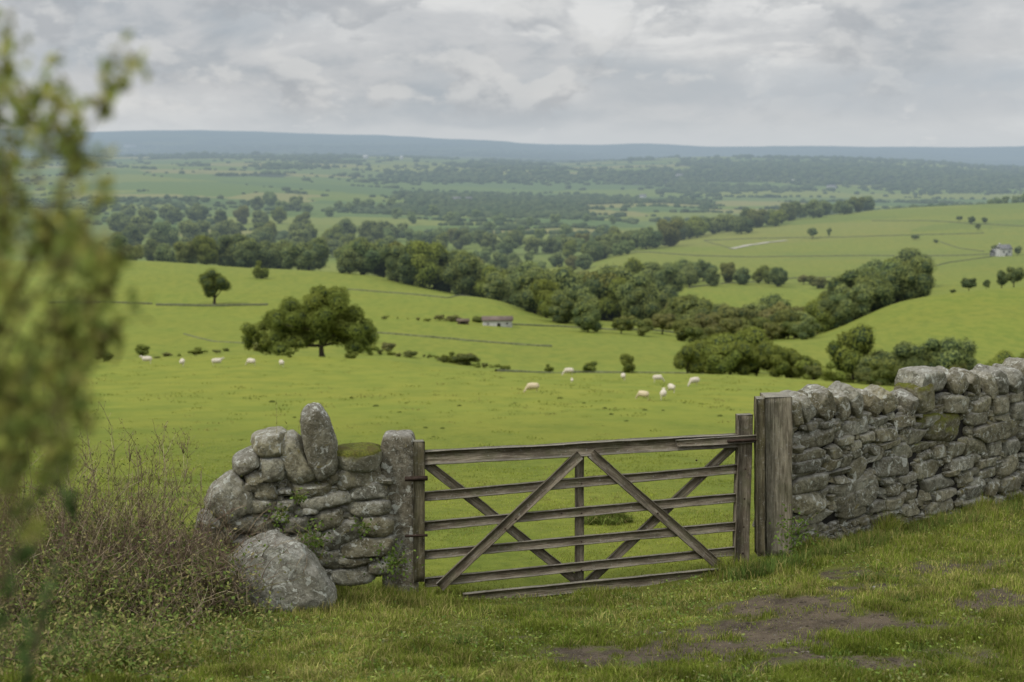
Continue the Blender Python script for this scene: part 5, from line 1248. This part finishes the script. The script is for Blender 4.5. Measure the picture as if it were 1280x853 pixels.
# ------------------------------------------------------------------ sky and light
wd = bpy.data.worlds.new('World'); scene.world = wd; wd.use_nodes = True; nt = wd.node_tree; nt.nodes.clear()
T = NT.__new__(NT); T.t = nt; T.haze = False
SUN_EL, SUN_AZ = math.radians(48), math.radians(-125)      # azimuth measured from straight ahead, to the left behind the viewer
sky = nt.nodes.new('ShaderNodeTexSky'); sky.sky_type = 'NISHITA'; sky.sun_disc = False; sky.sun_elevation = SUN_EL; sky.sun_rotation = SUN_AZ
tc = nt.nodes.new('ShaderNodeTexCoord').outputs['Generated']; sep = nt.nodes.new('ShaderNodeSeparateXYZ'); nt.links.new(tc, sep.inputs[0])
X_, Y_, Z_ = sep.outputs
# cloud deck seen at a shallow angle: horizontal bands with billowing edges
v1 = T.scaled(tc, (3.2, 3.2, 15)); v2 = T.scaled(tc, (9, 9, 26)); v3 = T.scaled(tc, (24, 24, 46))
n1 = T.noise(v1, 1.0, 6, .55, .5); n2 = T.noise(v2, 1.0, 7, .6, .35); n3 = T.noise(v3, 1.0, 5, .6, .4)
dens = T.math('ADD', T.math('MULTIPLY', n1, .5), T.math('ADD', T.math('MULTIPLY', n2, .36), T.math('MULTIPLY', n3, .14)))
c = T.mix(T.ramp(dens, .40, .50), (.42, .45, .485), (.565, .575, .59)); c = T.mix(T.ramp(dens, .49, .60), c, (.74, .74, .735))
c = T.mix(T.ramp(Z_, -.01, .045, .9, 0), c, (.60, .635, .66))
c = T.mix(T.ramp(T.noise(T.scaled(tc, (5, 5, 18)), 1.0, 3, .5), .52, .64, 0, .5), c, (.40, .45, .50))
c = T.mix(T.ramp(T.noise(T.scaled(tc, (13, 13, 32)), 1.0, 6, .6, .3), .62, .70, 0, .4), c, (.82, .81, .79))
sh1 = T.noise(T.scaled(tc, (12, 12, 22)), 1.0, 7, .55, .2); mp = nt.nodes.new('ShaderNodeVectorMath'); mp.operation = 'ADD'; nt.links.new(tc, mp.inputs[0]); mp.inputs[1].default_value = (0, 0, .012)
sh2 = T.noise(T.scaled(mp.outputs[0], (12, 12, 22)), 1.0, 7, .55, .2)
lit = T.ramp(T.math('SUBTRACT', sh1, sh2), -.07, .09)
puff = T.mix(lit, (.385, .405, .435), (.67, .67, .665)); c = T.mix(T.math('MULTIPLY', T.ramp(sh1, .48, .54), T.ramp(Z_, .008, .032, 0, .6)), c, puff)
blue = T.math('MULTIPLY', T.ramp(X_, .05, .30), T.math('MULTIPLY', T.ramp(Z_, .008, .026), T.ramp(Z_, .060, .038)))
c = T.mix(T.math('MULTIPLY', blue, T.ramp(n2, .35, .6, .35, .85)), c, (.44, .49, .545))
zen = T.ramp(Z_, .12, .75, 1.0, 2.7); cc = nt.nodes.new('ShaderNodeVectorMath'); cc.operation = 'SCALE'; nt.links.new(c, cc.inputs[0]); nt.links.new(T.math('MULTIPLY', zen, 10.0), cc.inputs['Scale'])
fin = T.mix(.06, cc.outputs[0], sky.outputs[0])
bg = nt.nodes.new('ShaderNodeBackground'); bg.inputs['Strength'].default_value = .1; nt.links.new(fin, bg.inputs['Color'])
wo = nt.nodes.new('ShaderNodeOutputWorld'); nt.links.new(bg.outputs[0], wo.inputs['Surface'])
sl = bpy.data.lights.new('sun', 'SUN'); sl.energy = 1.9; sl.angle = math.radians(11); sl.color = (1, .95, .87)
so = bpy.data.objects.new('sun', sl); COL.objects.link(so)
sd = Vector((math.sin(SUN_AZ) * math.cos(SUN_EL), math.cos(SUN_AZ) * math.cos(SUN_EL), math.sin(SUN_EL))); so.rotation_euler = sd.to_track_quat('Z', 'Y').to_euler(); so.location = (0, 0, 60)

# ------------------------------------------------------------------ camera
cam = bpy.data.cameras.new('camera'); co = bpy.data.objects.new('camera', cam); COL.objects.link(co); scene.camera = co
co.location = (0, 0, H); co.rotation_euler = (math.pi / 2 - PITCH, 0, 0)
cam.sensor_width = 36; cam.lens = F / 1280 * 36; cam.clip_start = .05; cam.clip_end = 60000
cam.dof.use_dof = True; cam.dof.focus_distance = 12.4; cam.dof.aperture_fstop = 2.2
scene.view_settings.view_transform = 'Standard'; scene.view_settings.look = 'None'; scene.view_settings.exposure = 0; scene.view_settings.gamma = 1
scene.render.engine = 'CYCLES'; cy = scene.cycles
cy.use_denoising = True
try: cy.denoiser = 'OPENIMAGEDENOISE'
except Exception: pass
cy.max_bounces = 5; cy.diffuse_bounces = 3; cy.glossy_bounces = 1; cy.transmission_bounces = 3; cy.use_adaptive_sampling = False
